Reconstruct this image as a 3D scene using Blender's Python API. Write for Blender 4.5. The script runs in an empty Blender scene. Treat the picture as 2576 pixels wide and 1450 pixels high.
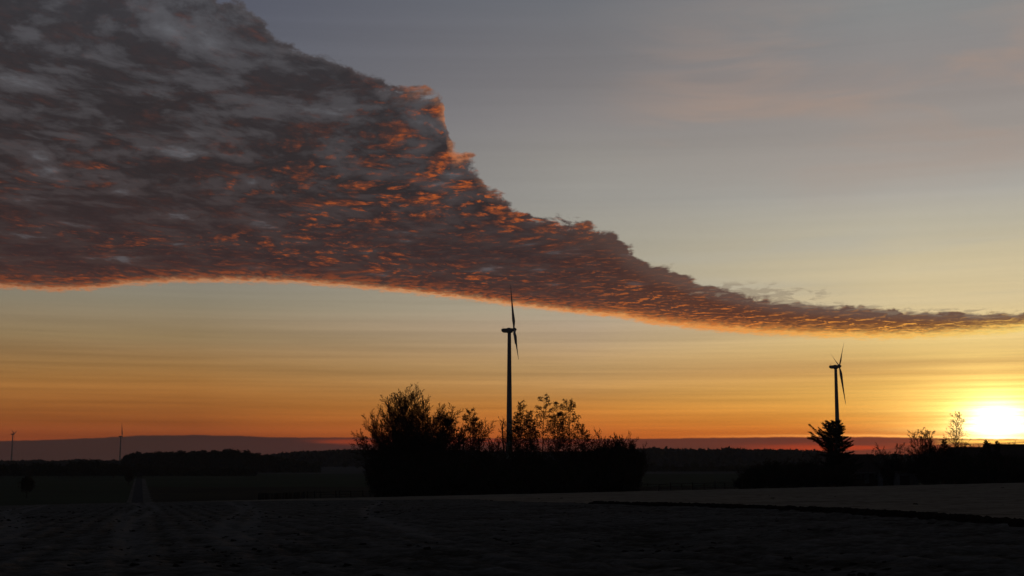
import bpy, math, random, time
import numpy as np
T0 = time.time()
C = bpy.context.scene.collection
D = bpy.data
PI = math.pi

# ------------------------------------------------------------------ camera
EYE = 1.7
F = 3353.0                       # focal length in units of a 2576 wide picture
PITCH = math.atan(425.0 / F)
cd = D.cameras.new('camera'); cam = D.objects.new('camera', cd); C.objects.link(cam)
cd.sensor_width = 36.0; cd.lens = 36.0 * F / 2576.0
cd.clip_start = 0.2; cd.clip_end = 90000
cam.location = (0, 0, EYE); cam.rotation_euler = (PI / 2 + PITCH, 0, 0)
bpy.context.scene.camera = cam

def ray(px, py):
    """direction (x, y, z) seen at a point of the 2576 x 1450 picture, with y = 1"""
    u = px - 1288.0; v = 725.0 - py
    y = F * math.cos(PITCH) - v * math.sin(PITCH); z = F * math.sin(PITCH) + v * math.cos(PITCH)
    return u / y, 1.0, z / y
def azel(px, py):
    x, y, z = ray(px, py)
    return math.degrees(math.atan2(x, y)), math.degrees(math.atan2(z, math.hypot(x, y)))

# ------------------------------------------------------------------ exposure
sc = bpy.context.scene
sc.view_settings.view_transform = 'Standard'; sc.view_settings.look = 'None'
sc.view_settings.exposure = 0; sc.view_settings.gamma = 1
sc.view_settings.use_curve_mapping = False
sc.render.engine = 'CYCLES'
sc.cycles.volume_bounces = 0
sc.cycles.max_bounces = 5
sc.cycles.diffuse_bounces = 2
sc.render.filter_size = 1.5

SUN_AZ, SUN_EL = azel(2512, 1068)

# ------------------------------------------------------------------ world: dawn sky and the cloud deck
W = D.worlds.new('World'); sc.world = W; W.use_nodes = True
nt = W.node_tree; nt.nodes.clear()

def lin(c):
    return tuple(((v / 255) / 12.92 if v <= 10.31 else ((v / 255 + 0.055) / 1.055) ** 2.4) for v in c)

class X:
    """a node socket that can be computed with"""
    def __init__(s, k): s.k = k
    def _m(s, op, *o):
        n = nt.nodes.new('ShaderNodeMath'); n.operation = op
        for i, a in enumerate((s,) + o):
            if isinstance(a, X): nt.links.new(a.k, n.inputs[i])
            else: n.inputs[i].default_value = a
        return X(n.outputs[0])
    def __add__(s, o): return s._m('ADD', o)
    __radd__ = __add__
    def __sub__(s, o): return s._m('SUBTRACT', o)
    def __rsub__(s, o): return (s * -1.0) + o
    def __mul__(s, o): return s._m('MULTIPLY', o)
    __rmul__ = __mul__
    def __truediv__(s, o): return s._m('DIVIDE', o)
    def abs(s): return s._m('ABSOLUTE')
    def max(s, o): return s._m('MAXIMUM', o)
    def min(s, o): return s._m('MINIMUM', o)
    def pow(s, o): return s._m('POWER', o)
    def exp(s): return s._m('EXPONENT')
def smooth(v, a, b):
    n = nt.nodes.new('ShaderNodeMapRange'); n.interpolation_type = 'SMOOTHSTEP'
    nt.links.new(v.k, n.inputs[0])
    lo, hi = 0.0, 1.0
    if a > b: a, b, lo, hi = b, a, 1.0, 0.0
    n.inputs[1].default_value = a; n.inputs[2].default_value = b
    n.inputs[3].default_value = lo; n.inputs[4].default_value = hi
    return X(n.outputs[0])
def bump(v, c, w):
    t = (v - c) / w
    return (t * t * -1.0).exp()
def vec(a, b, c=0.0):
    n = nt.nodes.new('ShaderNodeCombineXYZ')
    for i, q in enumerate((a, b, c)):
        if isinstance(q, X): nt.links.new(q.k, n.inputs[i])
        else: n.inputs[i].default_value = q
    return n.outputs[0]
def noise(v, scale=1.0, detail=4.0, rough=0.5, dist=0.0):
    n = nt.nodes.new('ShaderNodeTexNoise'); n.noise_dimensions = '3D'
    nt.links.new(v, n.inputs['Vector'])
    n.inputs['Scale'].default_value = scale; n.inputs['Detail'].default_value = detail
    n.inputs['Roughness'].default_value = rough; n.inputs['Distortion'].default_value = dist
    return X(n.outputs['Fac'])
def curve(v, pts, lo, hi, ymax):
    n = nt.nodes.new('ShaderNodeFloatCurve'); c = n.mapping.curves[0]
    pts = sorted(((a - lo) / (hi - lo), b / ymax) for a, b in pts)
    pts = [p for p in pts if 0 <= p[0] <= 1]
    c.points[0].location = pts[0]; c.points[1].location = pts[-1]
    for p in pts[1:-1]: c.points.new(*p)
    for p in c.points: p.handle_type = 'VECTOR'
    n.mapping.update()
    t = (v - lo) / (hi - lo)
    nt.links.new(t.max(0.0).min(1.0).k, n.inputs['Value'])
    return X(n.outputs[0]) * ymax
def ramp(v, pts):
    n = nt.nodes.new('ShaderNodeValToRGB'); cr = n.color_ramp
    pts = sorted(pts)
    cr.elements[0].position = pts[0][0]; cr.elements[0].color = (*lin(pts[0][1]), 1)
    cr.elements[1].position = pts[-1][0]; cr.elements[1].color = (*lin(pts[-1][1]), 1)
    for p, c in pts[1:-1]:
        e = cr.elements.new(p); e.color = (*lin(c), 1)
    nt.links.new(v.k, n.inputs[0])
    return n.outputs[0]
def rgb(c):
    n = nt.nodes.new('ShaderNodeRGB'); n.outputs[0].default_value = (*lin(c), 1); return n.outputs[0]
def mix(f, a, b, mode='MIX'):
    n = nt.nodes.new('ShaderNodeMix'); n.data_type = 'RGBA'; n.blend_type = mode; n.clamp_factor = True
    if isinstance(f, X): nt.links.new(f.k, n.inputs[0])
    else: n.inputs[0].default_value = f
    nt.links.new(a, n.inputs[6]); nt.links.new(b, n.inputs[7])
    return n.outputs[2]
def scale_col(c, f):
    n = nt.nodes.new('ShaderNodeVectorMath'); n.operation = 'SCALE'
    nt.links.new(c, n.inputs[0]); nt.links.new(f.k, n.inputs[3]); return n.outputs[0]
def add_col(a, b):
    n = nt.nodes.new('ShaderNodeVectorMath'); n.operation = 'ADD'
    nt.links.new(a, n.inputs[0]); nt.links.new(b, n.inputs[1]); return n.outputs[0]

tc = nt.nodes.new('ShaderNodeTexCoord'); sp = nt.nodes.new('ShaderNodeSeparateXYZ')
nt.links.new(tc.outputs['Generated'], sp.inputs[0])
dx, dy, dz = X(sp.outputs[0]), X(sp.outputs[1]), X(sp.outputs[2])
az = dx._m('ARCTAN2', dy) * (180 / PI)
el = dz.max(-1.0).min(1.0)._m('ARCSINE') * (180 / PI)
dsun = (az - SUN_AZ).abs()
dsun = dsun.min(360.0 - dsun)                       # azimuth away from the sun, 0 .. 180

# --- clear sky: colour against height at four bearings from the sun
def col(px, rows, top):
    pts = [(max(0.0, azel(px, py)[1]) / 90, c) for py, c in rows]
    return ramp(el / 90.0, pts + top)
R0 = col(2330, [(1150, (205, 84, 22)), (1090, (226, 120, 34)), (1055, (238, 154, 54)), (1010, (232, 170, 76)), (965, (224, 170, 84)), (925, (200, 150, 86)),
                (890, (212, 174, 108)), (860, (216, 184, 120)), (780, (210, 188, 143)), (720, (205, 187, 148)), (650, (198, 184, 151)), (560, (180, 173, 154)), (480, (167, 163, 155)),
                (400, (157, 149, 142)), (300, (147, 140, 135)), (200, (139, 132, 129)), (100, (135, 132, 131)), (0, (130, 131, 131))],
         [(0.25, (116, 118, 122)), (0.34, (98, 101, 108)), (1.0, (56, 60, 72))])
R1 = col(1500, [(1150, (160, 66, 24)), (1095, (200, 100, 34)), (1060, (204, 118, 44)), (1020, (200, 132, 58)), (985, (192, 140, 78)), (950, (188, 146, 92)), (920, (180, 145, 98)),
                (895, (180, 147, 105)), (865, (177, 151, 118)), (820, (175, 154, 129)), (780, (168, 156, 134)), (700, (162, 154, 136)), (600, (157, 152, 139)), (500, (149, 146, 140)), (400, (142, 138, 133)), (300, (131, 127, 126)),
                (200, (119, 116, 117)), (100, (112, 111, 114)), (0, (106, 108, 113))],
         [(0.25, (92, 95, 103)), (0.34, (80, 83, 93)), (1.0, (46, 50, 60))])
R2 = col(500, [(1150, (106, 46, 24)), (1095, (142, 66, 28)), (1060, (148, 80, 32)), (1020, (154, 94, 42)), (985, (158, 104, 50)), (950, (156, 110, 58)), (920, (150, 112, 66)),
               (885, (142, 112, 74)), (850, (140, 118, 84)), (800, (140, 124, 98)), (760, (136, 127, 107)), (700, (130, 126, 115)), (600, (120, 118, 114)), (450, (104, 104, 108)), (300, (96, 98, 106)), (150, (88, 91, 102)), (0, (82, 85, 98))],
         [(0.25, (72, 75, 86)), (0.34, (62, 65, 75)), (1.0, (42, 45, 54))])
R3 = ramp(el / 90.0, [(0.0, (34, 33, 37)), (0.06, (42, 39, 43)), (0.14, (44, 44, 50)), (0.4, (42, 44, 51)), (1.0, (40, 43, 51))])
base = mix(smooth(dsun, 0.0, 1.0) * ((dsun - 3.4) / 13.5).max(0.0).min(1.0), R0, R1)
base = mix(((dsun - 16.9) / 16.5).max(0.0).min(1.0), base, R2)
base = mix(smooth(dsun, 34.0, 95.0), base, R3)
# faint layered veils of high cloud
ban = noise(vec(az * 0.028, el * 1.05, 3.1), 1.0, 5.0, 0.6, 0.3)
fine = noise(vec(az * 0.06 + el * 0.03, el * 3.0, 8.0), 1.0, 4.0, 0.6, 0.2)
low = smooth(el, 9.0, 2.0)
base = scale_col(base, (1.0 + (ban - 0.5) * (0.20 + 0.30 * low) + (fine - 0.5) * (0.72 * low + 0.03)) * (1.0 + smooth(dsun, 70.0, 40.0) * 0.10))
wis = noise(vec(az * 0.10 + el * 0.05, el * 0.45, 21.0), 1.0, 4.0, 0.55, 0.6)
pink = smooth(wis, 0.42, 0.70) * smooth(az, 2.0, 10.0) * bump(el, 15.2, 3.4) * smooth(dsun, 120.0, 30.0)
base = mix(pink * 0.55, base, rgb((172, 146, 130)))
wis2 = noise(vec(az * 0.05, el * 0.5, 41.0), 1.0, 3.0, 0.5, 0.4)
base = mix(smooth(wis2, 0.52, 0.68) * 0.35 * bump(el, 8.6, 2.2) , base, rgb((176, 176, 170)))

# --- the sun's glow through the haze
gx = dsun; gy = (el - SUN_EL)
r1 = (gx * gx * 0.62 + gy * gy * 1.5).pow(0.5)
streak = 1.0 + (noise(vec(az * 0.05, el * 4.0, 60.0), 1.0, 4.0, 0.65, 0.1) - 0.5) * 2.6
core = (r1 * r1 / -0.75).exp() * 3.2
halo = (r1 / -1.22).exp() * 3.4
wide = (r1 / -2.2).exp() * 0.12
def tint(r, g, b):
    n = nt.nodes.new('ShaderNodeCombineXYZ')
    for i, q in enumerate((r, g, b)): n.inputs[i].default_value = q
    return n.outputs[0]
above = smooth(el, SUN_EL - 1.6, SUN_EL - 0.2)
glow = add_col(scale_col(tint(1.0, 0.95, 0.60), core * streak * above), add_col(scale_col(tint(1.0, 0.78, 0.22), halo * streak * above), scale_col(tint(1.0, 0.62, 0.16), wide)))
sky = add_col(base, glow)

# --- the low bank of cloud along the horizon
def el_pts(rows): return [azel(*r) for r in rows]
bank_top = curve(az, el_pts([(-400, 1112), (0, 1110), (150, 1106), (250, 1102), (350, 1096), (500, 1095), (600, 1097), (700, 1101), (900, 1101), (1200, 1103), (1500, 1105),
                             (1620, 1104), (2000, 1100), (2200, 1100), (2300, 1102), (2450, 1104), (2576, 1105), (2900, 1108)]), -30, 30, 90)
bank_top = bank_top + (noise(vec(az * 1.1, 0.0, 5.0), 1.0, 4.0, 0.6) - 0.5) * 0.10
bank = smooth(el - bank_top, 0.035, -0.035)
slot = noise(vec(az * 0.16, el * 3.6, 14.0), 1.0, 4.0, 0.6, 0.3)
sl_left = smooth(az, -9.5, -6.5) * smooth(az, 6.0, -2.0) * bump(el, azel(850, 1112)[1], 0.11) * 1.3
sl_right = smooth(az, 8.0, 13.5) * bump(el, azel(2250, 1128)[1], 0.19)
sl_sun = smooth(dsun, 2.9, 1.0) * bump(el, azel(2500, 1117)[1], 0.16)
red = (sl_left * smooth(slot, 0.40, 0.54) + sl_right * smooth(slot, 0.42, 0.56)).min(1.0)
bank_c = ramp((az + 25.0) / 50.0, [(0.02, (56, 34, 31)), (0.2, (62, 38, 33)), (0.4, (78, 42, 37)), (0.65, (102, 50, 36)), (0.82, (124, 56, 38)), (0.9, (120, 46, 26)), (1.0, (110, 40, 20))])
bank_c = scale_col(bank_c, 1.0 + (fine - 0.5) * 0.35)
red_c = ramp((az + 25.0) / 50.0, [(0.3, (150, 58, 28)), (0.45, (164, 62, 30)), (0.8, (204, 68, 26)), (0.88, (240, 100, 24)), (1.0, (250, 150, 50))])
bank_c = mix(red * 0.85, bank_c, red_c)
bank_c = add_col(bank_c, scale_col(tint(1.0, 0.66, 0.12), sl_sun * smooth(slot, 0.42, 0.58) * 2.0))
bank_c = add_col(bank_c, scale_col(tint(1.0, 0.30, 0.06), (r1 / -1.6).exp() * 0.20))
rim_b = bump(el - bank_top, 0.06, 0.05) * smooth(az, 5.0, 18.0)
sky = add_col(sky, scale_col(tint(0.5, 0.30, 0.08), rim_b))
sky = mix(bank * smooth(dsun, 150.0, 80.0), sky, bank_c)

# --- the great cloud deck: a flat layer seen in perspective, its texture laid on that layer
zz = dz.max(0.03)
u = dx / zz; v = dy / zz
warp = noise(vec(u * 1.1, v * 1.1, 2.0), 1.0, 3.0, 0.5)
warp2 = noise(vec(u * 1.1, v * 1.1, 9.0), 1.0, 3.0, 0.5)
pu = u + (warp - 0.5) * 0.35; pv = v + (warp2 - 0.5) * 0.35
big = noise(vec(pu * 2.3, pv * 1.9, 4.0), 1.0, 3.0, 0.5)
cell = noise(vec(pu * 6.0, pv * 3.6, 1.0), 1.0, 7.0, 0.57)
cell2 = noise(vec(pu * 6.0 + 0.25, pv * 3.6 + 0.62, 1.0), 1.0, 7.0, 0.57)   # the same field a step towards the sun
sl_f = noise(vec(pu * 16.0, pv * 8.0, 7.0), 1.0, 6.0, 0.58)
sl_f2 = noise(vec(pu * 16.0 + 0.2, pv * 8.0 + 0.6, 7.0), 1.0, 6.0, 0.58)
reg = noise(vec(u * 0.9, v * 0.7, 33.0), 1.0, 3.0, 0.55)

UP = [(540, 0), (600, 20), (645, 45), (672, 80), (690, 108), (712, 122), (745, 128), (800, 146), (860, 172), (920, 194), (1000, 222), (1060, 234), (1100, 252), (1116, 282), (1122, 330),
      (1140, 385), (1165, 402), (1200, 415), (1212, 452), (1230, 492), (1270, 518), (1340, 545), (1420, 563), (1500, 577), (1545, 597), (1570, 632), (1620, 662), (1680, 686), (1750, 710),
      (1800, 730), (1860, 748), (1940, 764), (2030, 775), (2150, 785), (2300, 793), (2450, 797), (2576, 795), (2800, 790)]
LO = [(-500, 712), (-200, 718), (0, 725), (80, 732), (150, 735), (230, 731), (320, 720), (420, 713), (600, 712), (740, 715), (860, 724), (1000, 737), (1150, 753), (1300, 773), (1450, 792),
      (1560, 802), (1640, 818), (1750, 830), (1900, 843), (2050, 851), (2200, 855), (2350, 853), (2450, 847), (2576, 838), (2800, 826)]
up = curve(az, el_pts(UP) + [(-16.5, 24.0), (-20.0, 34.0), (-30, 62.0)], -30, 30, 90)
lo = curve(az, el_pts(LO), -30, 30, 90)
rel = (el - lo) / (up - lo).max(0.4)                  # 0 at the lower edge, 1 at the upper
puff = noise(vec(az * 0.8, el * 1.2, 17.0), 1.0, 6.0, 0.6, 0.4) - 0.5
puff_f = noise(vec(az * 2.4, el * 5.0, 23.0), 1.0, 5.0, 0.65) - 0.5
gr = smooth(el, 4.5, 11.0)                            # edges are rougher nearer to us
top_d = up - el + puff * (0.5 + 1.6 * gr) + (cell - 0.5) * (0.05 + 1.6 * gr) + 0.16 + 0.12 * gr
bot_d = el - lo + puff_f * 0.34 + (sl_f - 0.5) * 0.30
mask_t = smooth(top_d / (0.25 + gr), -0.02, 0.30)
mask_b = smooth(bot_d, -0.07, 0.14)
mask = mask_t * mask_b * smooth(az, -150.0, -70.0) * smooth(az, 150.0, 60.0)

dark = ramp(el / 30.0, [(0.13, (92, 55, 42)), (0.20, (72, 50, 45)), (0.27, (57, 43, 43)), (0.38, (49, 43, 44)), (0.5, (50, 46, 48)), (0.65, (58, 57, 61)), (1.0, (60, 61, 68))])
light = ramp(el / 30.0, [(0.13, (112, 74, 54)), (0.20, (78, 56, 50)), (0.30, (66, 54, 53)), (0.45, (74, 70, 72)), (0.65, (86, 86, 91)), (1.0, (82, 84, 94))])
body = smooth(cell * 0.45 + big * 0.25 + sl_f * 0.30, 0.42, 0.545)            # 1 = thick and dark
thick = mix(body, light, dark)
gap = smooth(cell * 0.55 + big * 0.45, 0.42, 0.32)               # holes that let the sky through
shade = 1.0 + (sl_f - 0.5) * 0.7
cl = scale_col(thick, shade)
tail = smooth(az, -1.0, 10.0)
cl = mix(tail * 0.65, cl, ramp((az + 22.0) / 44.0, [(0.5, (72, 50, 45)), (0.72, (98, 58, 42)), (0.86, (118, 72, 46)), (1.0, (150, 100, 60))]))
cl = mix(tail * smooth(rel, 0.62, 0.95) * 0.6, cl, rgb((104, 86, 78)))
cl = mix(gap * 0.40 * smooth(el, 6.0, 9.0), cl, rgb((118, 120, 126)))
# faces turned to the sun
litA = smooth(cell - cell2, 0.02, 0.20)
litB = smooth(sl_f - sl_f2, 0.02, 0.24)
near_lo = ((el - lo) / -0.75).exp()
near_up = ((up - el).max(0.0) / -2.0).exp() * smooth(az, -7.5, -3.0) * smooth(az, 7.5, -1.0) * smooth(el, 7.5, 10.5)
centre = bump(az, -5.0, 5.5) * bump(el, 11.5, 2.2)
right = smooth(az, 1.5, 15.0) * (0.15 + 0.85 * smooth(rel, 1.0, 0.45))
vein = noise(vec(az * 0.9 + el * 0.4, el * 4.5, 88.0), 1.0, 4.0, 0.6, 0.6)
right = right * (0.25 + 1.0 * smooth(vein, 0.42, 0.58))
where = (smooth(reg, 0.48, 0.62) * 0.75 * smooth(el, 19.0, 13.0) + near_lo * 0.7 + near_up * 0.9 + centre * 0.6 + right * 0.8 + 0.05).min(1.3)
crumb = noise(vec(pu * 30.0, pv * 13.0, 51.0), 1.0, 4.0, 0.6)
lit = ((litA * 0.65 + litB * 0.8) * where * (0.25 + smooth(crumb, 0.38, 0.64) * 1.1) * (0.35 + smooth(vein, 0.38, 0.62) * 0.9)).min(1.0)
lit_c = ramp((az + 22.0) / 44.0, [(0.0, (142, 70, 38)), (0.35, (168, 82, 40)), (0.55, (190, 94, 42)), (0.72, (226, 124, 50)), (0.85, (248, 162, 66)), (1.0, (255, 200, 96))])
fleck = noise(vec(az * 1.7 + el * 0.6, el * 9.0, 93.0), 1.0, 5.0, 0.62, 0.5)
fleck2 = noise(vec(az * 1.7 + el * 0.6 + 0.12, el * 9.0 - 0.55, 93.0), 1.0, 5.0, 0.62, 0.5)
lit_t = (smooth(fleck - fleck2, 0.02, 0.17) * (0.35 + smooth(vein, 0.40, 0.60)) * (0.12 + 1.1 * smooth(rel, 0.95, 0.2)) * (1.0 + 0.6 * smooth(az, 8.0, 16.0))).min(1.0)
lit = lit * (1.0 - tail) + lit_t * tail
cl = mix(lit * 0.85, cl, lit_c)
# bright rim along the far edge, and the lit bulge at the upper corner
rim = bump(bot_d, 0.07, 0.15) + tail * bump(bot_d, 0.08, 0.26) * 0.7
rim = rim.min(1.0)
rim_c = ramp((az + 22.0) / 44.0, [(0.0, (190, 128, 86)), (0.3, (208, 146, 100)), (0.5, (228, 160, 102)), (0.7, (238, 160, 84)), (0.85, (255, 200, 104)), (1.0, (255, 226, 130))])
cl = mix(rim * (0.75 + smooth(sl_f, 0.35, 0.6) * 0.25), cl, rim_c)
soft = bump(bot_d, 0.30, 0.30) * smooth(sl_f, 0.42, 0.60)
cl = mix(soft * 0.5, cl, lit_c)
bul = smooth(top_d, 1.25, 0.1) * bump(el, azel(1100, 330)[1], 1.9) * smooth(az, -6.0, -3.0) * smooth(cell, 0.40, 0.58)
cl = mix((bul * (0.5 + smooth(crumb, 0.35, 0.65) * 0.7)).min(0.9), cl, rgb((190, 124, 86)))
thin = smooth(top_d, 0.0, 0.8)
cl = mix((1.0 - thin) * 0.22 * smooth(az, 8.0, -4.0), cl, rgb((110, 100, 100)))
sky = mix(mask, sky, cl)
# loose scraps above the thin end
scr = noise(vec(az * 1.1, el * 4.4, 77.0), 1.0, 5.0, 0.62, 0.5)
sx, sy = azel(1890, 732)
scm = (bump(az - (el - sy) * -2.6, sx, 3.0) * bump(el, sy - 0.05, 0.42) + smooth(az, 9.0, 12.0) * bump(up - el, -0.12, 0.20) * 0.9).min(1.0)
sky = mix((smooth(scr + scm * 0.16, 0.57, 0.68) * smooth(scm, 0.15, 0.6)) * 0.5, sky, rgb((140, 124, 106)))

bg = nt.nodes.new('ShaderNodeBackground'); out = nt.nodes.new('ShaderNodeOutputWorld')
nt.links.new(sky, bg.inputs[0]); bg.inputs[1].default_value = 1.0
nt.links.new(bg.outputs[0], out.inputs[0])
W.cycles.sampling_method = 'MANUAL'; W.cycles.sample_map_resolution = 1024

# ------------------------------------------------------------------ sun, low and veiled by the haze
sd = D.lights.new('sun', 'SUN'); sun = D.objects.new('sun', sd); C.objects.link(sun)
sd.energy = 0.5; sd.angle = math.radians(0.8); sd.color = (1.0, 0.45, 0.16)
sun.rotation_euler = (math.radians(90 - SUN_EL), 0, -math.radians(SUN_AZ) + PI)

# ================================================================== helpers
def tag(o, label=None, cat=None, group=None, kind=None):
    if label: o['label'] = label
    if cat: o['category'] = cat
    if group: o['group'] = group
    if kind: o['kind'] = kind
    return o
def mesh(name, verts, faces, mat=None, smooth_=False):
    """verts (n,3); faces (m,k) array or list of faces"""
    me = D.meshes.new(name)
    verts = np.asarray(verts, dtype=np.float32)
    if isinstance(faces, np.ndarray):
        m, k = faces.shape
        me.vertices.add(len(verts)); me.vertices.foreach_set('co', verts.ravel())
        me.loops.add(m * k); me.loops.foreach_set('vertex_index', faces.astype(np.int32).ravel())
        me.polygons.add(m)
        me.polygons.foreach_set('loop_start', np.arange(0, m * k, k, dtype=np.int32))
        me.update(calc_edges=True)
    else:
        me.from_pydata([tuple(map(float, v)) for v in verts], [], faces); me.update()
    if smooth_: me.polygons.foreach_set('use_smooth', np.ones(len(me.polygons), dtype=bool))
    if mat: me.materials.append(mat)
    return me
def obj(name, me, parent=None, loc=None):
    o = D.objects.new(name, me); C.objects.link(o)
    if parent: o.parent = parent
    if loc is not None: o.location = loc
    return o
def empty(name, loc, rz=0.0, s=1.0):
    o = D.objects.new(name, None); C.objects.link(o); o.empty_display_size = 0.5
    o.location = loc; o.rotation_euler = (0, 0, rz); o.scale = (s, s, s); return o
def copy_tree(o, parent=None):
    c = o.copy(); C.objects.link(c)
    if parent: c.parent = parent
    for ch in list(o.children): copy_tree(ch, c)
    return c

class MB:
    """collects boxes, lofts and tubes into one mesh"""
    def __init__(s): s.v = []; s.f = []
    def add(s, vs, fs):
        n = len(s.v); s.v += [tuple(p) for p in vs]; s.f += [tuple(i + n for i in f) for f in fs]
    def box(s, c, d, rz=0.0):
        x, y, z = d[0] / 2, d[1] / 2, d[2] / 2
        vs = []
        for sz in (-z, z):
            for sx, sy in ((-x, -y), (x, -y), (x, y), (-x, y)):
                vs.append((c[0] + sx * math.cos(rz) - sy * math.sin(rz), c[1] + sx * math.sin(rz) + sy * math.cos(rz), c[2] + sz))
        s.add(vs, [(3, 2, 1, 0), (4, 5, 6, 7), (0, 1, 5, 4), (1, 2, 6, 5), (2, 3, 7, 6), (3, 0, 4, 7)]); return s
    def loft(s, rings, cap=True):
        n = len(rings[0]); vs = [p for r in rings for p in r]; fs = []
        for k in range(len(rings) - 1):
            for i in range(n):
                j = (i + 1) % n; fs.append((k * n + i, k * n + j, (k + 1) * n + j, (k + 1) * n + i))
        if cap: fs.append(tuple(reversed(range(n)))); fs.append(tuple((len(rings) - 1) * n + i for i in range(n)))
        s.add(vs, fs); return s
    def tube(s, pts, rad, n=8):
        rings = []
        for i, p in enumerate(pts):
            a = pts[max(0, i - 1)]; b = pts[min(len(pts) - 1, i + 1)]
            t = np.array(b, float) - np.array(a, float); t /= np.linalg.norm(t)
            h = np.array((0, 0, 1.0)) if abs(t[2]) < 0.9 else np.array((1.0, 0, 0))
            e1 = np.cross(t, h); e1 /= np.linalg.norm(e1); e2 = np.cross(t, e1)
            rr = rad[i] if isinstance(rad, (list, tuple)) else rad
            rings.append([np.array(p) + rr * (math.cos(2 * PI * k / n) * e1 + math.sin(2 * PI * k / n) * e2) for k in range(n)])
        return s.loft(rings)
    def build(s, name, mat, parent=None, smooth_=False, loc=None):
        return obj(name, mesh(name, s.v, s.f, mat, smooth_), parent, loc)

def vnoise(x, y, seed=0):
    """smooth value noise on arrays, 0..1"""
    xi = np.floor(x).astype(np.int64); yi = np.floor(y).astype(np.int64)
    fx = x - xi; fy = y - yi; fx = fx * fx * (3 - 2 * fx); fy = fy * fy * (3 - 2 * fy)
    def h(a, b):
        n = (a * 374761393 + b * 668265263 + seed * 1442695041) & 0xffffffff
        n = ((n ^ (n >> 13)) * 1274126177) & 0xffffffff
        return ((n ^ (n >> 16)) & 0xffff) / 65535.0
    return (h(xi, yi) * (1 - fx) + h(xi + 1, yi) * fx) * (1 - fy) + (h(xi, yi + 1) * (1 - fx) + h(xi + 1, yi + 1) * fx) * fy
def fbm(x, y, o=4, seed=0, g=0.5):
    t = 0; a = 1; n = 0
    for k in range(o):
        t = t + a * vnoise(x * 2 ** k + 17.3 * k, y * 2 ** k - 9.1 * k, seed + k); n += a; a *= g
    return t / n
def sstep(x, a, b):
    t = np.clip((x - a) / (b - a), 0, 1); return t * t * (3 - 2 * t)

# ------------------------------------------------------------------ materials (base colours of the things themselves)
def material(name, c1, c2=None, scale=4.0, detail=6.0, rough=0.9, bump_=0.0, bscale=20.0, thr=(0.4, 0.6), spec=0.0, stretch=None, metal=0.0):
    m = D.materials.new(name); m.use_nodes = True; t = m.node_tree; b = t.nodes['Principled BSDF']
    b.inputs['Roughness'].default_value = rough; b.inputs['Metallic'].default_value = metal
    b.inputs['Specular IOR Level'].default_value = spec
    tcn = t.nodes.new('ShaderNodeTexCoord'); src = tcn.outputs['Object']
    if stretch:
        mp = t.nodes.new('ShaderNodeMapping'); mp.inputs['Scale'].default_value = stretch
        t.links.new(src, mp.inputs[0]); src = mp.outputs[0]
    if c2 is None: c2 = tuple(v * 0.7 for v in c1)
    nz = t.nodes.new('ShaderNodeTexNoise'); nz.inputs['Scale'].default_value = scale; nz.inputs['Detail'].default_value = detail
    nz.inputs['Roughness'].default_value = 0.6
    t.links.new(src, nz.inputs['Vector'])
    cr = t.nodes.new('ShaderNodeValToRGB')
    cr.color_ramp.elements[0].position = thr[0]; cr.color_ramp.elements[0].color = (*c2, 1)
    cr.color_ramp.elements[1].position = thr[1]; cr.color_ramp.elements[1].color = (*c1, 1)
    t.links.new(nz.outputs['Fac'], cr.inputs[0]); t.links.new(cr.outputs[0], b.inputs['Base Color'])
    if bump_:
        n2 = t.nodes.new('ShaderNodeTexNoise'); n2.inputs['Scale'].default_value = bscale; n2.inputs['Detail'].default_value = 5
        t.links.new(src, n2.inputs['Vector'])
        bn = t.nodes.new('ShaderNodeBump'); bn.inputs['Strength'].default_value = bump_; bn.inputs['Distance'].default_value = 0.05
        t.links.new(n2.outputs['Fac'], bn.inputs['Height']); t.links.new(bn.outputs[0], b.inputs['Normal'])
    return m
M = {}
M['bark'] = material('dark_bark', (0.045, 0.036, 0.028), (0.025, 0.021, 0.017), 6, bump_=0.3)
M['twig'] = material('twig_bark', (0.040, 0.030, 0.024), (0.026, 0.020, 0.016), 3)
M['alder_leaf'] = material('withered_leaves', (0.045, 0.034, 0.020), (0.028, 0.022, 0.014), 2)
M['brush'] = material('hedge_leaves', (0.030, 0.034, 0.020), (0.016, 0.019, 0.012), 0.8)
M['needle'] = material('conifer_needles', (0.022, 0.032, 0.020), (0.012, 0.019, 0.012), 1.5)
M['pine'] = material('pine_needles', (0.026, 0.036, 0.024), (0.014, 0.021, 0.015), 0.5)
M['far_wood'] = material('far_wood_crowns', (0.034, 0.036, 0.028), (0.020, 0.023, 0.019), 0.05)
M['turbine'] = material('turbine_grey_paint', (0.22, 0.225, 0.23), (0.18, 0.185, 0.19), 0.15, rough=0.7, spec=0.1, stretch=(1, 1, 0.2))
M['moss'] = material('tower_foot_green_paint', (0.10, 0.125, 0.105), (0.04, 0.05, 0.04), 0.35, rough=0.9, thr=(0.47, 0.53))
M['blade'] = material('blade_gelcoat', (0.25, 0.25, 0.26), (0.21, 0.21, 0.22), 0.3, rough=0.7, spec=0.1)
M['post'] = material('weathered_fence_wood', (0.055, 0.048, 0.040), (0.030, 0.027, 0.024), 3, bump_=0.4, stretch=(1, 1, 6))
M['tile'] = material('dark_roof_tiles', (0.060, 0.045, 0.040), (0.040, 0.032, 0.030), 2.0, rough=0.8)
M['wall'] = material('pale_render_wall', (0.12, 0.13, 0.14), (0.09, 0.10, 0.11), 0.7, bump_=0.2)
M['brickwall'] = material('dark_brick_wall', (0.07, 0.045, 0.035), (0.05, 0.033, 0.028), 5)
M['glass'] = material('window_glass', (0.03, 0.035, 0.04), (0.025, 0.03, 0.035), 1, rough=0.08, spec=0.6)
M['frame'] = material('white_window_frame', (0.20, 0.20, 0.21), (0.15, 0.15, 0.16), 2, rough=0.7)
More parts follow.
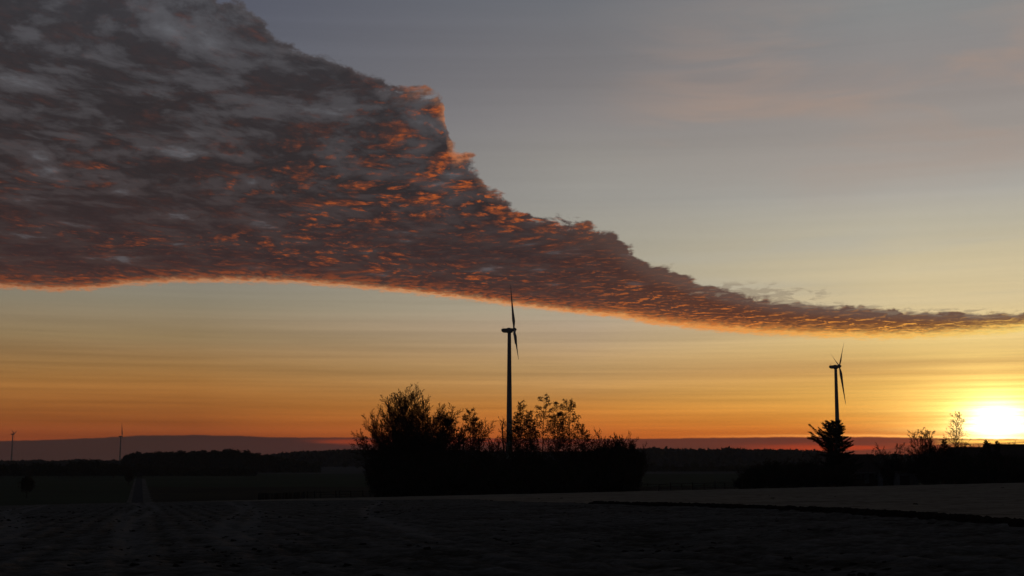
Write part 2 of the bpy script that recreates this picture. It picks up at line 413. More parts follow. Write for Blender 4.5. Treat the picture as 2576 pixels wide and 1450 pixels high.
M['asphalt'] = material('road_asphalt', (0.050, 0.052, 0.054), (0.035, 0.036, 0.038), 1.2, bump_=0.3)
M['verge'] = material('frosty_grass_verge', (0.120, 0.117, 0.108), (0.050, 0.052, 0.044), 0.25, thr=(0.35, 0.65))
M['meadow'] = material('dark_meadow_grass', (0.046, 0.054, 0.036), (0.034, 0.040, 0.028), 0.02, thr=(0.3, 0.7))
M['brownfield'] = material('dark_arable_soil', (0.046, 0.042, 0.030), (0.030, 0.028, 0.021), 0.03, thr=(0.3, 0.7))
M['frostfield'] = material('frosted_far_field', (0.075, 0.073, 0.071), (0.045, 0.046, 0.044), 0.012, thr=(0.35, 0.65))
M['base'] = material('valley_ground', (0.040, 0.044, 0.034), (0.028, 0.031, 0.025), 0.01)
M['furrow'] = material('turned_dark_soil', (0.020, 0.017, 0.014), (0.012, 0.010, 0.009), 3.0, bump_=0.6)
M['carpaint'] = material('dark_car_paint', (0.02, 0.022, 0.028), (0.018, 0.02, 0.026), 1, rough=0.25, spec=0.5)
M['rubber'] = material('tyre_rubber', (0.02, 0.02, 0.02), (0.015, 0.015, 0.015), 3)
M['lamp'] = D.materials.new('headlight_glow'); M['lamp'].use_nodes = True
_b = M['lamp'].node_tree.nodes['Principled BSDF']; _b.inputs['Emission Color'].default_value = (1, 0.93, 0.8, 1); _b.inputs['Emission Strength'].default_value = 2.5
# near field: frost lying on the raised crumbs, bare soil between them
def frost_soil(name, frost, soil, s1, s2, lo_, hi_, bmp, tracks=False):
    m = D.materials.new(name); m.use_nodes = True; t = m.node_tree; b = t.nodes['Principled BSDF']
    b.inputs['Roughness'].default_value = 0.95; b.inputs['Specular IOR Level'].default_value = 0.0
    g = t.nodes.new('ShaderNodeTexCoord'); src = g.outputs['Object']
    def nz(sc_, det, ro=0.6):
        n = t.nodes.new('ShaderNodeTexNoise'); n.inputs['Scale'].default_value = sc_; n.inputs['Detail'].default_value = det
        n.inputs['Roughness'].default_value = ro; t.links.new(src, n.inputs['Vector']); return n.outputs['Fac']
    def mth(op, a, b_):
        n = t.nodes.new('ShaderNodeMath'); n.operation = op
        for i, q in enumerate((a, b_)):
            if isinstance(q, float): n.inputs[i].default_value = q
            else: t.links.new(q, n.inputs[i])
        return n.outputs[0]
    f = mth('ADD', mth('MULTIPLY', nz(s1, 8, 0.7), 0.6), mth('MULTIPLY', nz(s2, 4), 0.4))
    at = t.nodes.new('ShaderNodeAttribute'); at.attribute_name = 'rise'
    f = mth('ADD', f, mth('MULTIPLY', mth('SUBTRACT', at.outputs['Fac'], 0.5), 0.55))
    cr = t.nodes.new('ShaderNodeValToRGB'); cr.color_ramp.elements[0].position = lo_; cr.color_ramp.elements[1].position = hi_
    cr.color_ramp.elements[0].color = (*soil, 1); cr.color_ramp.elements[1].color = (*frost, 1)
    t.links.new(f, cr.inputs[0]); t.links.new(cr.outputs[0], b.inputs['Base Color'])
    bn = t.nodes.new('ShaderNodeBump'); bn.inputs['Strength'].default_value = bmp; bn.inputs['Distance'].default_value = 0.06
    t.links.new(nz(9.0, 8, 0.7), bn.inputs['Height']); t.links.new(bn.outputs[0], b.inputs['Normal'])
    return m
M['plough'] = frost_soil('frosted_ploughed_soil', (0.125, 0.123, 0.116), (0.034, 0.031, 0.025), 3.4, 0.35, 0.36, 0.66, 1.0)
M['sown'] = frost_soil('frosted_sown_soil', (0.185, 0.165, 0.130), (0.105, 0.092, 0.072), 1.2, 0.2, 0.36, 0.56, 0.5)

# ================================================================== the lie of the land
A_ = -67.2 / F; B_ = 28.5 / 1288          # the near field tips down away from us and up to the right
EDGE = 235.0                               # where the near field ends
VALLEY = -8.6
def edge_y(x): return EDGE + 6.0 * np.sin(np.asarray(x) * 0.02 + 0.6)
def H(x, y):
    x = np.asarray(x, float); y = np.asarray(y, float)
    near = A_ * np.minimum(y, 300) + B_ * np.clip(x, -160, 140)
    near = near * sstep(y, -60, 40) + B_ * np.clip(x, -60, 60) * (1 - sstep(y, -60, 40)) * 0.3
    k = sstep(x, 10, 70)
    t = sstep(y, edge_y(x) - 3, edge_y(x) + 60 + 170 * k)
    far = VALLEY + 1.1 * (vnoise(x * 0.004, y * 0.003, 5) - 0.5) * sstep(y, 320, 900)
    far = far + 2.6 * sstep(y, 900, 1300) * np.clip((x + 350) / 500, 0, 1) * sstep(-x, -200, 100)   # frosted rise behind the copse
    rr = np.hypot(x, y); far = far - 0.0045 * np.clip(rr - 1650, 0, None)
    return near * (1 - t) + far * t
def hz(x, y): return float(H(x, y))
def ground(px, py, y0=8.0, y1=6000.0):
    """where the line of sight through a point of the picture meets the land"""
    x_, _, z_ = ray(px, py); ys = np.geomspace(y0, y1, 4000)
    below = (EYE + z_ * ys) < H(x_ * ys, ys)
    i = int(np.argmax(below)) if below.any() else len(ys) - 1
    return x_ * ys[i], ys[i], EYE + z_ * ys[i]
def at(px, Y):
    """point of the land at distance Y in the column px, and metres per picture unit there"""
    x = ray(px, 1150)[0] * Y
    return x, Y, hz(x, Y), Y / F
def z_at(py, px, Y): return EYE + ray(px, py)[2] * Y

def patch(name, ys, xl, xr, nx, mat, lift=0.0, bumpf=None, warp_=None):
    ys = np.asarray(ys, float); s = np.linspace(0, 1, nx)
    if warp_ is not None: s = warp_(s)
    Yg = np.repeat(ys[:, None], nx, 1)
    L = np.array([xl(y) for y in ys])[:, None]; R = np.array([xr(y) for y in ys])[:, None]
    Xg = L + (R - L) * s[None, :]
    rise = None
    Z = H(Xg, Yg) + lift
    if bumpf is not None:
        dz_, rise = bumpf(Xg, Yg); Z = Z + dz_
    n = len(ys); idx = np.arange(n * nx).reshape(n, nx)
    f = np.stack([idx[:-1, :-1].ravel(), idx[:-1, 1:].ravel(), idx[1:, 1:].ravel(), idx[1:, :-1].ravel()], 1)
    me = mesh(name, np.stack([Xg.ravel(), Yg.ravel(), Z.ravel()], 1), f, mat, True)
    if rise is not None:
        a = me.attributes.new('rise', 'FLOAT', 'POINT'); a.data.foreach_set('value', rise.ravel().astype(np.float32))
    return tag(obj(name, me), kind='structure')

# line of the furrow between the rough and the smooth half of the near field
FP = sorted([ground(px, py)[:2] for px, py in ((1180, 1257), (1250, 1261), (1400, 1265), (1550, 1270), (1750, 1275.5), (2000, 1285), (2150, 1293), (2300, 1303), (2440, 1314), (2576, 1327))], key=lambda p: p[1])
fx = np.array([p[0] for p in FP]); fy = np.array([p[1] for p in FP])
def furrow_x(y):
    if y < fy[0]: return float(fx[0])
    if y > fy[-1]: return float(fx[-1] - (y - fy[-1]) * 0.75)
    return float(np.interp(y, fy, fx))

LIM = 1.15
def wl(y): return -LIM * (y + 30)
def wr(y): return LIM * (y + 30)
ys_near = np.concatenate([np.arange(-12, 9, 1.5), np.geomspace(9.5, EDGE - 2, 620)])
def clods(x, y):
    big_ = fbm(x * 0.22, y * 0.12, 3, 1); med = fbm(x * 2.4 + y * 0.5, y * 2.0, 3, 2); sm = fbm(x * 6.1, y * 5.2, 2, 3)
    row = 0.5 + 0.5 * np.sin((x + 0.272 * y) * 6.28 / 1.15 + 1.6 * fbm(x * 0.2, y * 0.08, 2, 40))
    lump = np.clip(vnoise(x * 0.9, y * 1.4, 8) - 0.74, 0, 1) * 3.0 * sstep(vnoise(x * 0.2, y * 0.2, 12), 0.35, 0.75)
    fade = 1.0 - 0.5 * sstep(y, 60, 200)
    rise = 0.46 * med + 0.26 * sm + 0.14 * big_ + 0.14 * row * (1 - 0.6 * sstep(x, -20, 10))
    # wheel tracks running off towards the road
    tr = 0
    for k, off in enumerate((0.0, 2.1, 14.0, 16.1, -17.0, -14.9, 33.0)):
        xc = -0.272 * y - 1.0 + off * (0.25 + 0.75 * sstep(y, 10, 220)) + 0.6 * np.sin(y * 0.05 + k)
        tr = tr + np.exp(-((x - xc) / 0.42) ** 2) * sstep(y, 28, 60)
    rise = np.clip(rise + 0.30 * np.clip(tr, 0, 1), 0, 1)
    return (big_ - 0.5) * 0.14 + row * 0.035 + (med - 0.5) * 0.13 * fade + (sm - 0.5) * 0.06 + lump * 0.05 * fade - 0.03 * np.clip(tr, 0, 1), np.clip(rise - lump * 0.3, 0, 1)
def fineb(x, y):
    a = fbm(x * 0.35, y * 0.5, 3, 21); b = fbm(x * 2.1, y * 2.1, 2, 22)
    lump = np.clip(vnoise(x * 0.6, y * 0.9, 28) - 0.86, 0, 1) * 3.0
    return (a - 0.5) * 0.08 + (b - 0.5) * 0.035 + lump * 0.10, np.clip(0.62 * b + 0.38 * a - lump * 0.9, 0, 1)
warp_l = lambda s: 1 - (1 - s) ** 1.7
patch('ploughed_field', ys_near, wl, furrow_x, 620, M['plough'], 0, clods, lambda s: 1 - (1 - s) ** 1.0)
patch('sown_field', ys_near[:14].tolist() + list(np.geomspace(9.5, EDGE - 2, 330)), furrow_x, wr, 360, M['sown'], 0, fineb)
# the ridge of turned soil along the furrow
def ridge():
    rng = np.random.default_rng(4)
    ys = np.concatenate([np.arange(6, 30, 0.15), np.arange(30, 60, 0.22), np.arange(60, 108, 0.4)])
    prof = np.linspace(-1, 1, 9); V = []
    for i, y in enumerate(ys):
        xc = furrow_x(y); w = 0.50 + 0.16 * math.sin(y * 1.7) + 0.10 * rng.random(); w *= 1.0 - 0.2 * (y > 90)
        for p in prof:
            x = xc + p * w; V.append((x, y, hz(x, y) + 0.05 + (0.17 * (1 - p * p) * (0.6 + 0.8 * rng.random())) - (0.10 if abs(p) == 1 else 0)))
    n = len(ys); idx = np.arange(n * 9).reshape(n, 9)
    f = np.stack([idx[:-1, :-1].ravel(), idx[:-1, 1:].ravel(), idx[1:, 1:].ravel(), idx[1:, :-1].ravel()], 1)
    return tag(obj('soil_ridge', mesh('soil_ridge', V, f, M['furrow'])), kind='structure')
ridge()
# loose clods lying on the near field, past counting
def clod_mesh():
    rng = np.random.default_rng(9); V = []; Fc = []
    base_v = np.array([(-1, -1, 0), (1, -1, 0), (1.1, 1, 0), (-1, 1.1, 0), (-.5, -.6, .8), (.6, -.5, .9), (.5, .6, .7), (-.6, .5, 1.0)]) * 0.5
    bf = np.array([(4, 5, 6, 7), (0, 1, 5, 4), (1, 2, 6, 5), (2, 3, 7, 6), (3, 0, 4, 7)])
    k = 0
    for i in range(5200):
        y = 12 + 150 * rng.random() ** 1.6; x = (rng.random() * 2 - 1) * 0.42 * (y + 8)
        right_side = x > furrow_x(y)
        if right_side and rng.random() > 0.06: continue
        near_f = abs(x - furrow_x(y)) < 0.8
        if vnoise(np.array([x * 0.25]), np.array([y * 0.25]), 31)[0] < 0.45 and not near_f: continue
        s_ = (0.04 + 0.10 * rng.random() ** 2.5) * (1.0 + y / 130)
        a = rng.random() * 6.28; ca, sa = math.cos(a), math.sin(a)
        v = base_v * s_ * (0.7 + 0.6 * rng.random((8, 1))) * np.array((1.3, 1.0, 0.75))
        v = np.stack([v[:, 0] * ca - v[:, 1] * sa, v[:, 0] * sa + v[:, 1] * ca, v[:, 2]], 1) + (x, y, hz(x, y) - 0.01)
        V.append(v); Fc.append(bf + k); k += 8
    return mesh('soil_clods', np.concatenate(V), np.concatenate(Fc), M['furrow'])
tag(obj('soil_clods', clod_mesh()), 'dark crumbs and clods of soil scattered over the frosty field', 'clods', kind='stuff')

# valley beyond the near field, divided by the road
gA = ground(346, 1257, 200); gB = ground(349.5, 1207, 300)
RA = np.array(gA[:2]); RB = np.array(gB[:2])
def road_c(y): return float(RA[0] + (RB[0] - RA[0]) * (y - RA[1]) / (RB[1] - RA[1]))
RW = 1.35
def rl(o): return lambda y: road_c(y) + o
ysa = np.concatenate([np.linspace(EDGE - 12, 330, 40), np.linspace(345, 470, 12)]); ysb = np.linspace(470, 830, 24)
def below(fn, k=90):   # keep the start of the valley sheets under the edge of the near field
    return fn
sink = -0.05
patch('arable_field', ysa, rl(RW), lambda y: LIM * (y + 30), 220, M['brownfield'], sink)
patch('roadside_meadow', ysa, wl, rl(-RW), 80, M['meadow'], sink)
patch('far_meadow', ysb, rl(RW), wr, 160, M['meadow'], sink)
patch('left_meadow', ysb, wl, rl(-RW), 60, M['meadow'], sink)
def vw(a, b, near_w, far_w):
    return lambda y: road_c(y) + a * (near_w + (far_w - near_w) * min(1, max(0, (y - 250) / 200)))
ysr = np.concatenate([np.linspace(EDGE - 12, 330, 40), np.linspace(334, 640, 60)])
patch('road', ysr, rl(-RW), rl(RW), 4, M['asphalt'], sink + 0.03)
patch('road_verge', ysr, rl(RW), lambda y: road_c(y) + RW + float(np.interp(y, [235, 330, 620], [3.6, 2.0, 1.6])) + 0.35 * math.sin(y * .33), 6, M['verge'], sink + 0.05)
patch('grass_verge', ysr, lambda y: road_c(y) - RW - float(np.interp(y, [235, 330, 620], [1.6, 1.0, 0.7])), rl(-RW), 6, M['verge'], sink + 0.05)
# frosted slope in the middle distance, darker ground elsewhere
ysc = np.linspace(830, 1330, 40)
fxl = ray(600, 1185)[0]; fxr = ray(1900, 1185)[0]
def fl_(y): return fxl * y - 10 + 0.16 * (y - 830) + 5 * math.sin(y * .05)
patch('frosted_field', ysc, fl_, lambda y: fxr * y, 90, M['frostfield'], 0)
patch('far_pasture', ysc, wl, fl_, 50, M['meadow'], 0)
patch('far_arable', ysc, lambda y: fxr * y, wr, 50, M['brownfield'], 0)
# one sheet under everything, out to the horizon and behind the camera
def base_sheet():
    r = np.concatenate([[0], np.geomspace(6, 4400, 90)]); a = np.linspace(0, 2 * PI, 181)[:-1]
    V = [(0, 0, hz(0, 0) - 0.5)]
    for rr in r[1:]:
        for t_ in a:
            x = rr * math.sin(t_); y = rr * math.cos(t_); V.append((x, y, 0))
    V = np.array(V); V[:, 2] = H(V[:, 0], V[:, 1]) - 0.5 - 0.6 * sstep(np.hypot(V[:, 0], V[:, 1]), 50, 300) * (V[:, 1] < 1400)
    Fc = []
    n = 180
    Fc += [(0, 1 + (j + 1) % n, 1 + j) for j in range(n)]
    for i in range(len(r) - 2):
        for j in range(n):
            a0 = 1 + i * n + j; a1 = 1 + i * n + (j + 1) % n
            Fc.append((a0, a1, a1 + n, a0 + n))
    return tag(obj('ground', mesh('ground', V, Fc, M['base'], True)), kind='structure')
base_sheet()
print('land', round(time.time() - T0, 1))

# ================================================================== wind turbines
def turbine(px, py_hub, Y, R, alpha, psi, label, s=1.0, foot=False):
    """s scales nacelle and tower; the rotor's reach is R metres"""
    x, _, g, m = at(px, Y); zh = z_at(py_hub, px, Y)
    root = tag(empty('wind_turbine', (x, Y, g)), label, 'wind turbine', 'wind turbines on the plain')
    hh = zh - g
    top = hh - 1.45 * s; tw = MB(); rt, rb = 0.86 * s, 1.66 * s
    zs = np.linspace(-1.0, top, 13)
    def rad(z): return rb + (rt - rb) * (max(0, z) / top)
    split_ = top * 0.28
    tw.loft([[(rad(z) * math.cos(a), rad(z) * math.sin(a), z) for a in np.linspace(0, 2 * PI, 25)[:-1]] for z in [split_ + (top - split_) * k / 8 for k in range(9)]])
    t_o = tw.build('tower', M['turbine'], root, True)
    ft = MB().loft([[(1.004 * rad(z) * math.cos(a), 1.004 * rad(z) * math.sin(a), z) for a in np.linspace(0, 2 * PI, 25)[:-1]] for z in [-1 + (split_ + 1) * k / 5 for k in range(6)]])
    f_o = ft.build('tower_foot', M['moss'] if foot else M['turbine'], root, True)
    for z in (split_, top * 0.62):
        fl = MB(); fl.loft([[((rad(z) + 0.05) * math.cos(a), (rad(z) + 0.05) * math.sin(a), z + q) for a in np.linspace(0, 2 * PI, 25)[:-1]] for q in (-0.09, 0.09)])
        fl.build('tower_flange', M['turbine'], root)
    c, sn = math.cos(psi), math.sin(psi); tl = math.radians(5.5)
    ax = np.array((c * math.cos(tl), sn * math.cos(tl), math.sin(tl))); h = np.array((-sn, c, 0.0)); up_ = np.cross(ax, h)
    def P(a, b, d): return tuple(np.array((0, 0, hh - 0.20 * s)) + s * (a * np.array((c, sn, 0.02)) + b * h + d * np.array((0, 0, 1.0))))
    def ring(a, w, lo_, hi_, k=0.35):
        pts = [(-w, lo_ + k * .6), (-w + k, lo_), (w - k, lo_), (w, lo_ + k * .6), (w, hi_ - k), (w - k, hi_), (-w + k, hi_), (-w, hi_ - k)]
        return [P(a, b, d) for b, d in pts]
    na = MB().loft([ring(-3.95, 0.55, -0.15, 0.60, 0.2), ring(-3.7, 0.9, -0.55, 0.85), ring(-2.9, 1.0, -1.05, 0.95), ring(-0.6, 1.05, -1.18, 1.02), ring(1.2, 1.05, -1.18, 1.05), ring(1.75, 0.85, -0.95, 0.85)])
    n_o = na.build('nacelle', M['turbine'], root)
    vt = MB(); vt.loft([ring(-1.0, 0.5, 1.00, 1.26, 0.08), ring(0.5, 0.5, 1.03, 1.30, 0.08)])
    vt.build('roof_vent', M['turbine'], n_o)
    yc = MB(); yc.loft([[tuple(np.array((0, 0, hh)) + s * np.array((1.05 * math.cos(a), 1.05 * math.sin(a), z))) for a in np.linspace(0, 2 * PI, 19)[:-1]] for z in (-1.55, -1.30)])
    yc.build('yaw_collar', M['turbine'], root)
    ms = MB(); ms.tube([P(-3.1, 0, 0.9), P(-3.1, 0, 2.2)], 0.045 * s, 5); ms.tube([P(-3.1, -0.35, 1.75), P(-3.1, 0.35, 1.75)], 0.03 * s, 4); ms.tube([P(-3.3, 0, 1.5), P(-2.95, 0, 1.5)], 0.04 * s, 4)
    ms.build('wind_vane_mast', M['turbine'], n_o)
    hc = np.array((0, 0, hh)) + s * 2.35 * np.array((c, sn, 0.09)) - np.array((0, 0, 0.05 * s))
    prof = [(-0.62, 0.72), (-0.5, 0.92), (0.0, 0.98), (0.5, 0.92), (0.95, 0.62), (1.25, 0.28), (1.32, 0.05)]
    hb = MB().loft([[tuple(hc + s * (a * ax + r * (math.cos(t) * h + math.sin(t) * up_))) for t in np.linspace(0, 2 * PI, 19)[:-1]] for a, r in prof])
    hub = hb.build('hub', M['turbine'], root, True)
    # blades
    st = [(0.0, .42, .42, 0), (.03, .42, .42, 0), (.09, .66, .34, 18), (.17, .95, .24, 22), (.25, .92, .18, 18), (.4, .76, .13, 11), (.6, .56, .08, 6), (.8, .38, .05, 3), (.93, .24, .03, 1), (.99, .10, .015, 0), (1.0, .02, .005, 0)]
    for k in range(3):
        al = alpha + k * 2 * PI / 3
        d = math.cos(al) * up_ + math.sin(al) * h
        tn = -math.sin(al) * up_ + math.cos(al) * h
        rings = []
        for f, ch, th, twd in st:
            pt = math.radians(28 + twd)
            cd_ = math.cos(pt) * tn + math.sin(pt) * ax; td = -math.sin(pt) * tn + math.cos(pt) * ax
            bend = 0.35 * f * f * s
            o_ = hc + d * (0.5 * s + f * (R - 0.5 * s)) + ax * bend
            off = 0.25 * ch * s if f > .05 else 0
            sc_ = max(1.0, R / 24.0) * (1 if s <= 1.1 else 0.85 * s)
            rings.append([tuple(o_ + cd_ * (math.cos(t) * ch * sc_ + off) + td * math.sin(t) * th * sc_) for t in np.linspace(0, 2 * PI, 13)[:-1]])
        b = MB().loft(rings).build('blade', M['blade'], root, True)
    return root
turbine(1281.2, 830.5, 656, 23.2, math.radians(6), math.radians(-2), 'large wind turbine rising behind the middle of the copse, blade tip reaching the cloud', foot=True)
turbine(2109.0, 922.5, 824, 24.0, math.radians(-54.3), math.radians(-1), 'wind turbine behind the dark conifer by the farmhouse, two blades raised in a V')
turbine(29.5, 1092.5, 3600, 24.0, math.radians(64.5), math.radians(-2), 'tiny distant wind turbine near the left edge of the picture', s=1.35)
turbine(302.0, 1098.5, 3100, 32.0, math.radians(4), math.radians(-4), 'small distant wind turbine just left of the pine wood, one blade straight up', s=1.3)

# ================================================================== trees
class Wood:
    """limbs as three or four sided tapered tubes, in two bins: stout limbs and twigs; and leaf faces"""
    def __init__(s, seed): s.r = random.Random(seed); s.n = np.random.default_rng(seed); s.S = []; s.tips = []; s.stem = 0
    def branch(s, p, d, L, r0, lvl, spec):
        """spec[lvl] = dict(seg, wob, trop, kids, start, ang, ratio, taper)"""
        q = spec[lvl]; n = max(2, int(L / q['seg'])); st = L / n; R = s.r
        last = lvl == len(spec) - 1
        kids = 0 if last else max(1, int(q['kids'] * (L / q.get('Lref', L)) + 0.5))
        kt = sorted(q['start'] + (1 - q['start']) * ((i + R.random()) / kids) for i in range(kids)) if kids else []
        ki = 0; phi = R.random() * 6.28; w = q['wob']; x, y, z = p; a, b, c = d
        for i in range(n):
            a += R.gauss(0, w); b += R.gauss(0, w); c += R.gauss(0, w) + q['trop']
            l = math.sqrt(a * a + b * b + c * c); a /= l; b /= l; c /= l
            t0, t1 = i / n, (i + 1) / n
            ra = r0 * (1 - q['taper'] * t0); rb = r0 * (1 - q['taper'] * t1)
            x2, y2, z2 = x + a * st, y + b * st, z + c * st
            s.S.append((x, y, z, x2, y2, z2, ra, rb, lvl, s.stem))
            while ki < kids and kt[ki] <= t1:
                f = (kt[ki] - t0) / (t1 - t0); phi += 2.4 + R.gauss(0, 0.5)
                ang = math.radians(R.gauss(q['ang'], q['ang'] * 0.18))
                if abs(c) < 0.95: e1 = (-b, a, 0.0)
                else: e1 = (1.0, 0.0, 0.0)
                m = math.sqrt(e1[0] ** 2 + e1[1] ** 2) or 1; e1 = (e1[0] / m, e1[1] / m, 0.0)
                e2 = (b * e1[2] - c * e1[1], c * e1[0] - a * e1[2], a * e1[1] - b * e1[0])
                cs, sn = math.cos(phi) * math.sin(ang), math.sin(phi) * math.sin(ang); ca = math.cos(ang)
                dd = (a * ca + e1[0] * cs + e2[0] * sn, b * ca + e1[1] * cs + e2[1] * sn, c * ca + e1[2] * cs + e2[2] * sn)
                shape = q['shape'](kt[ki]) if 'shape' in q else (1 - 0.6 * kt[ki])
                LL = L * q['ratio'] * shape * (0.7 + 0.6 * R.random())
                rr = (r0 * (1 - q['taper'] * kt[ki])) * q.get('rr', 0.5)
                s.branch((x + (x2 - x) * f, y + (y2 - y) * f, z + (z2 - z) * f), dd, LL, rr, lvl + 1, spec)
                ki += 1
            x, y, z = x2, y2, z2
            if lvl >= len(spec) - 2: s.tips.append((x, y, z))
        return x, y, z
    def tubes(s, lv, sides, rmin, stem=None):
        A = np.array([q for q in s.S if q[8] in lv and (stem is None or q[9] == stem)], float)
        if not len(A): return None
        p, q, ra, rb = A[:, :3], A[:, 3:6], np.maximum(A[:, 6], rmin), np.maximum(A[:, 7], rmin)
        d = q - p; d /= np.linalg.norm(d, axis=1)[:, None] + 1e-9
        h = np.where(np.abs(d[:, 2:3]) < 0.9, np.array([[0, 0, 1.0]]), np.array([[1.0, 0, 0]]))
        e1 = np.cross(d, h); e1 /= np.linalg.norm(e1, axis=1)[:, None]; e2 = np.cross(d, e1)
        V = np.empty((len(A), 2 * sides, 3))
        for k in range(sides):
            t = 2 * PI * k / sides; e = math.cos(t) * e1 + math.sin(t) * e2
            V[:, k] = p + e * ra[:, None]; V[:, sides + k] = q + e * rb[:, None]
        f = np.array([(k, (k + 1) % sides, sides + (k + 1) % sides, sides + k) for k in range(sides)])
        Fc = (np.arange(len(A))[:, None, None] * 2 * sides + f[None]).reshape(-1, 4)
        return V.reshape(-1, 3), Fc
    def quads(s, C_, size, flat=0.0, keep=1.0, long_=1.6):
        C_ = np.asarray(C_, float); g = s.n
        if keep < 1: C_ = C_[g.random(len(C_)) < keep]
        n = len(C_); a = g.normal(size=(n, 3)); a[:, 2] *= (1 - flat); a /= np.linalg.norm(a, axis=1)[:, None]
        b = np.cross(a, g.normal(size=(n, 3))); b /= np.linalg.norm(b, axis=1)[:, None]
        z = size * (0.5 + g.random((n, 1))); a = a * z * long_; b = b * z
        V = np.stack([C_ - a, C_ + b * .8, C_ + a, C_ - b * .8], 1).reshape(-1, 3)
        return V, np.arange(4 * n).reshape(n, 4)
def stems_parts(w, n, parent, sides=6):
    for k in range(n): part('trunk', w.tubes((0,), sides, 0.02, k), M['bark'], parent)
def part(name, vf, mat, parent):
    if vf is None: return None
    return obj(name, mesh(name, vf[0], vf[1], mat), parent)
def join(*vfs):
    V = []; Fc = []; k = 0
    for v, f in vfs: V.append(v); Fc.append(f + k); k += len(v)
    return np.concatenate(V), np.concatenate(Fc)
def place(px, Y, sink_=0.15): x, _, g, m = at(px, Y); return (x, Y, g - sink_)

# ---- the big many-stemmed bare tree at the left of the copse
def big_bare(label, loc, H_=20.0, seed=3):
    w = Wood(seed); R = w.r
    root = tag(empty('bare_tree', loc), label, 'tree', 'trees of the copse')
    spec = [dict(seg=0.9, wob=0.024, trop=0.024, kids=34, Lref=17.0, start=0.16, ang=33, ratio=0.31, taper=0.86, rr=0.42, shape=lambda t: 1.15 - 0.75 * t),
            dict(seg=0.55, wob=0.05, trop=0.030, kids=8, start=0.15, ang=34, ratio=0.40, taper=0.8, rr=0.5),
            dict(seg=0.45, wob=0.06, trop=0.025, kids=6, start=0.1, ang=34, ratio=0.62, taper=0.7, rr=0.7),
            dict(seg=0.45, wob=0.12, trop=0.02, taper=0.6)]
    for i in range(42):
        w.stem = i; a = i * 2.4 + R.random() * .5; tilt = math.radians(1 + 54 * ((i + 0.5) / 42) ** 0.75)
        L = H_ * (0.90 + 0.10 * R.random()) * (1.0 - 0.38 * math.sin(tilt) ** 1.5)
        w.branch((0.9 * math.cos(a) * R.random(), 0.9 * math.sin(a) * R.random(), 0), (math.sin(tilt) * math.cos(a), math.sin(tilt) * math.sin(a), math.cos(tilt)), L, 0.17, 0, spec)
    stems_parts(w, 42, root)
    part('branches', w.tubes((1,), 4, 0.026), M['bark'], root)
    part('twigs', w.tubes((2, 3), 3, 0.020), M['twig'], root)
    print('big', len(w.S))
    return root
big_bare('broad many-stemmed bare tree, tallest and widest of the copse, at its left end', place(1034, 256), 20.5)

# ---- slender alders that keep some withered leaves
def alder(label, loc, H_, seed, width=2.2, start=0.42, stems=1, leaf=0.5, lean=0.0, size=0.075, low=0.0, group='slender alders in the copse'):
    w = Wood(seed); R = w.r
    root = tag(empty('alder_tree', loc), label, 'tree', group)
    spec = [dict(seg=0.8, wob=0.014, trop=0.006, kids=44, Lref=H_, start=start, ang=62, ratio=width / H_ * 1.45, taper=0.9, rr=0.32, shape=lambda t: (0.55 + 0.45 * math.sin(PI * min(1, max(0, (t - start) / (1 - start))) ** 0.8)) * (1.15 - 0.65 * max(0, (t - start) / (1 - start))) + low * max(0, 1 - (t - start) * 5)),
            dict(seg=0.35, wob=0.10, trop=0.025, kids=10, start=0.12, ang=44, ratio=0.42, taper=0.8, rr=0.55),
            dict(seg=0.3, wob=0.14, trop=0.0, kids=2.5, start=0.2, ang=40, ratio=0.55, taper=0.6, rr=0.7),
            dict(seg=0.3, wob=0.14, trop=-0.01, taper=0.5)]
    for i in range(stems):
        w.stem = i; a = R.random() * 6.28; off = 0.0 if stems == 1 else 0.75
        w.branch((off * (i - (stems - 1) / 2), 0.3 * (R.random() - .5), 0), (lean + 0.03 * (i - (stems - 1) / 2), 0.02, 1), H_ * (1 - 0.10 * i), 0.17 if stems == 1 else 0.13, 0, spec)
    stems_parts(w, stems, root, 7)
    part('branches', w.tubes((1, 2, 3), 3, 0.026), M['twig'], root)
    T = np.array(w.tips); T = T[T[:, 2] > H_ * start * 0.9]
    k = w.n.random(len(T)) < leaf * 0.42
    T = T[k]; T = np.repeat(T, 2, 0) + w.n.normal(size=(len(T) * 2, 3)) * 0.13
    part('leaves', w.quads(T, size), M['alder_leaf'], root)
    return root
YA = 262
m_ = YA / F
def hgt(px, Y, py): x, _, g, m = at(px, Y); return z_at(py, px, Y) - g
alder('rounded alder with drooping outer boughs, touching the right side of the big bare tree', place(1126, YA), hgt(1126, YA, 1040), 11, width=3.4, start=0.34, stems=2, leaf=0.62, lean=0.01)
alder('twin-stemmed alder with a pointed crown, standing alone right of the big bare tree', place(1187, YA), hgt(1187, YA, 1032), 12, width=2.5, start=0.42, stems=2, leaf=0.55)
alder('open-crowned alder immediately right of the large turbine tower', place(1318, YA + 3), hgt(1318, YA + 3, 1012), 13, width=2.3, start=0.36, stems=2, leaf=0.42)
alder('low thin alder filling the gap below the open-crowned one right of the tower', place(1338, YA - 4), hgt(1338, YA, 1040), 19, width=1.8, start=0.34, stems=2, leaf=0.42)
alder('tallest of the slender alders right of the large turbine tower', place(1361, YA), hgt(1361, YA, 990), 14, width=2.3, start=0.34, leaf=0.46)
alder('double alder with interlaced crowns between the tallest alder and the last one', place(1403, YA + 4), hgt(1403, YA, 1004), 15, width=2.2, start=0.34, stems=2, leaf=0.50)
alder('last alder of the row with long low boughs reaching out to the right', place(1438, YA - 2), hgt(1438, YA, 1011), 16, width=3.2, start=0.26, leaf=0.62, low=0.7)
alder('small thin alder sapling close to the foot of the large turbine tower on its right', place(1301, YA - 6), hgt(1301, YA, 1062), 17, width=1.2, start=0.4, leaf=0.35)
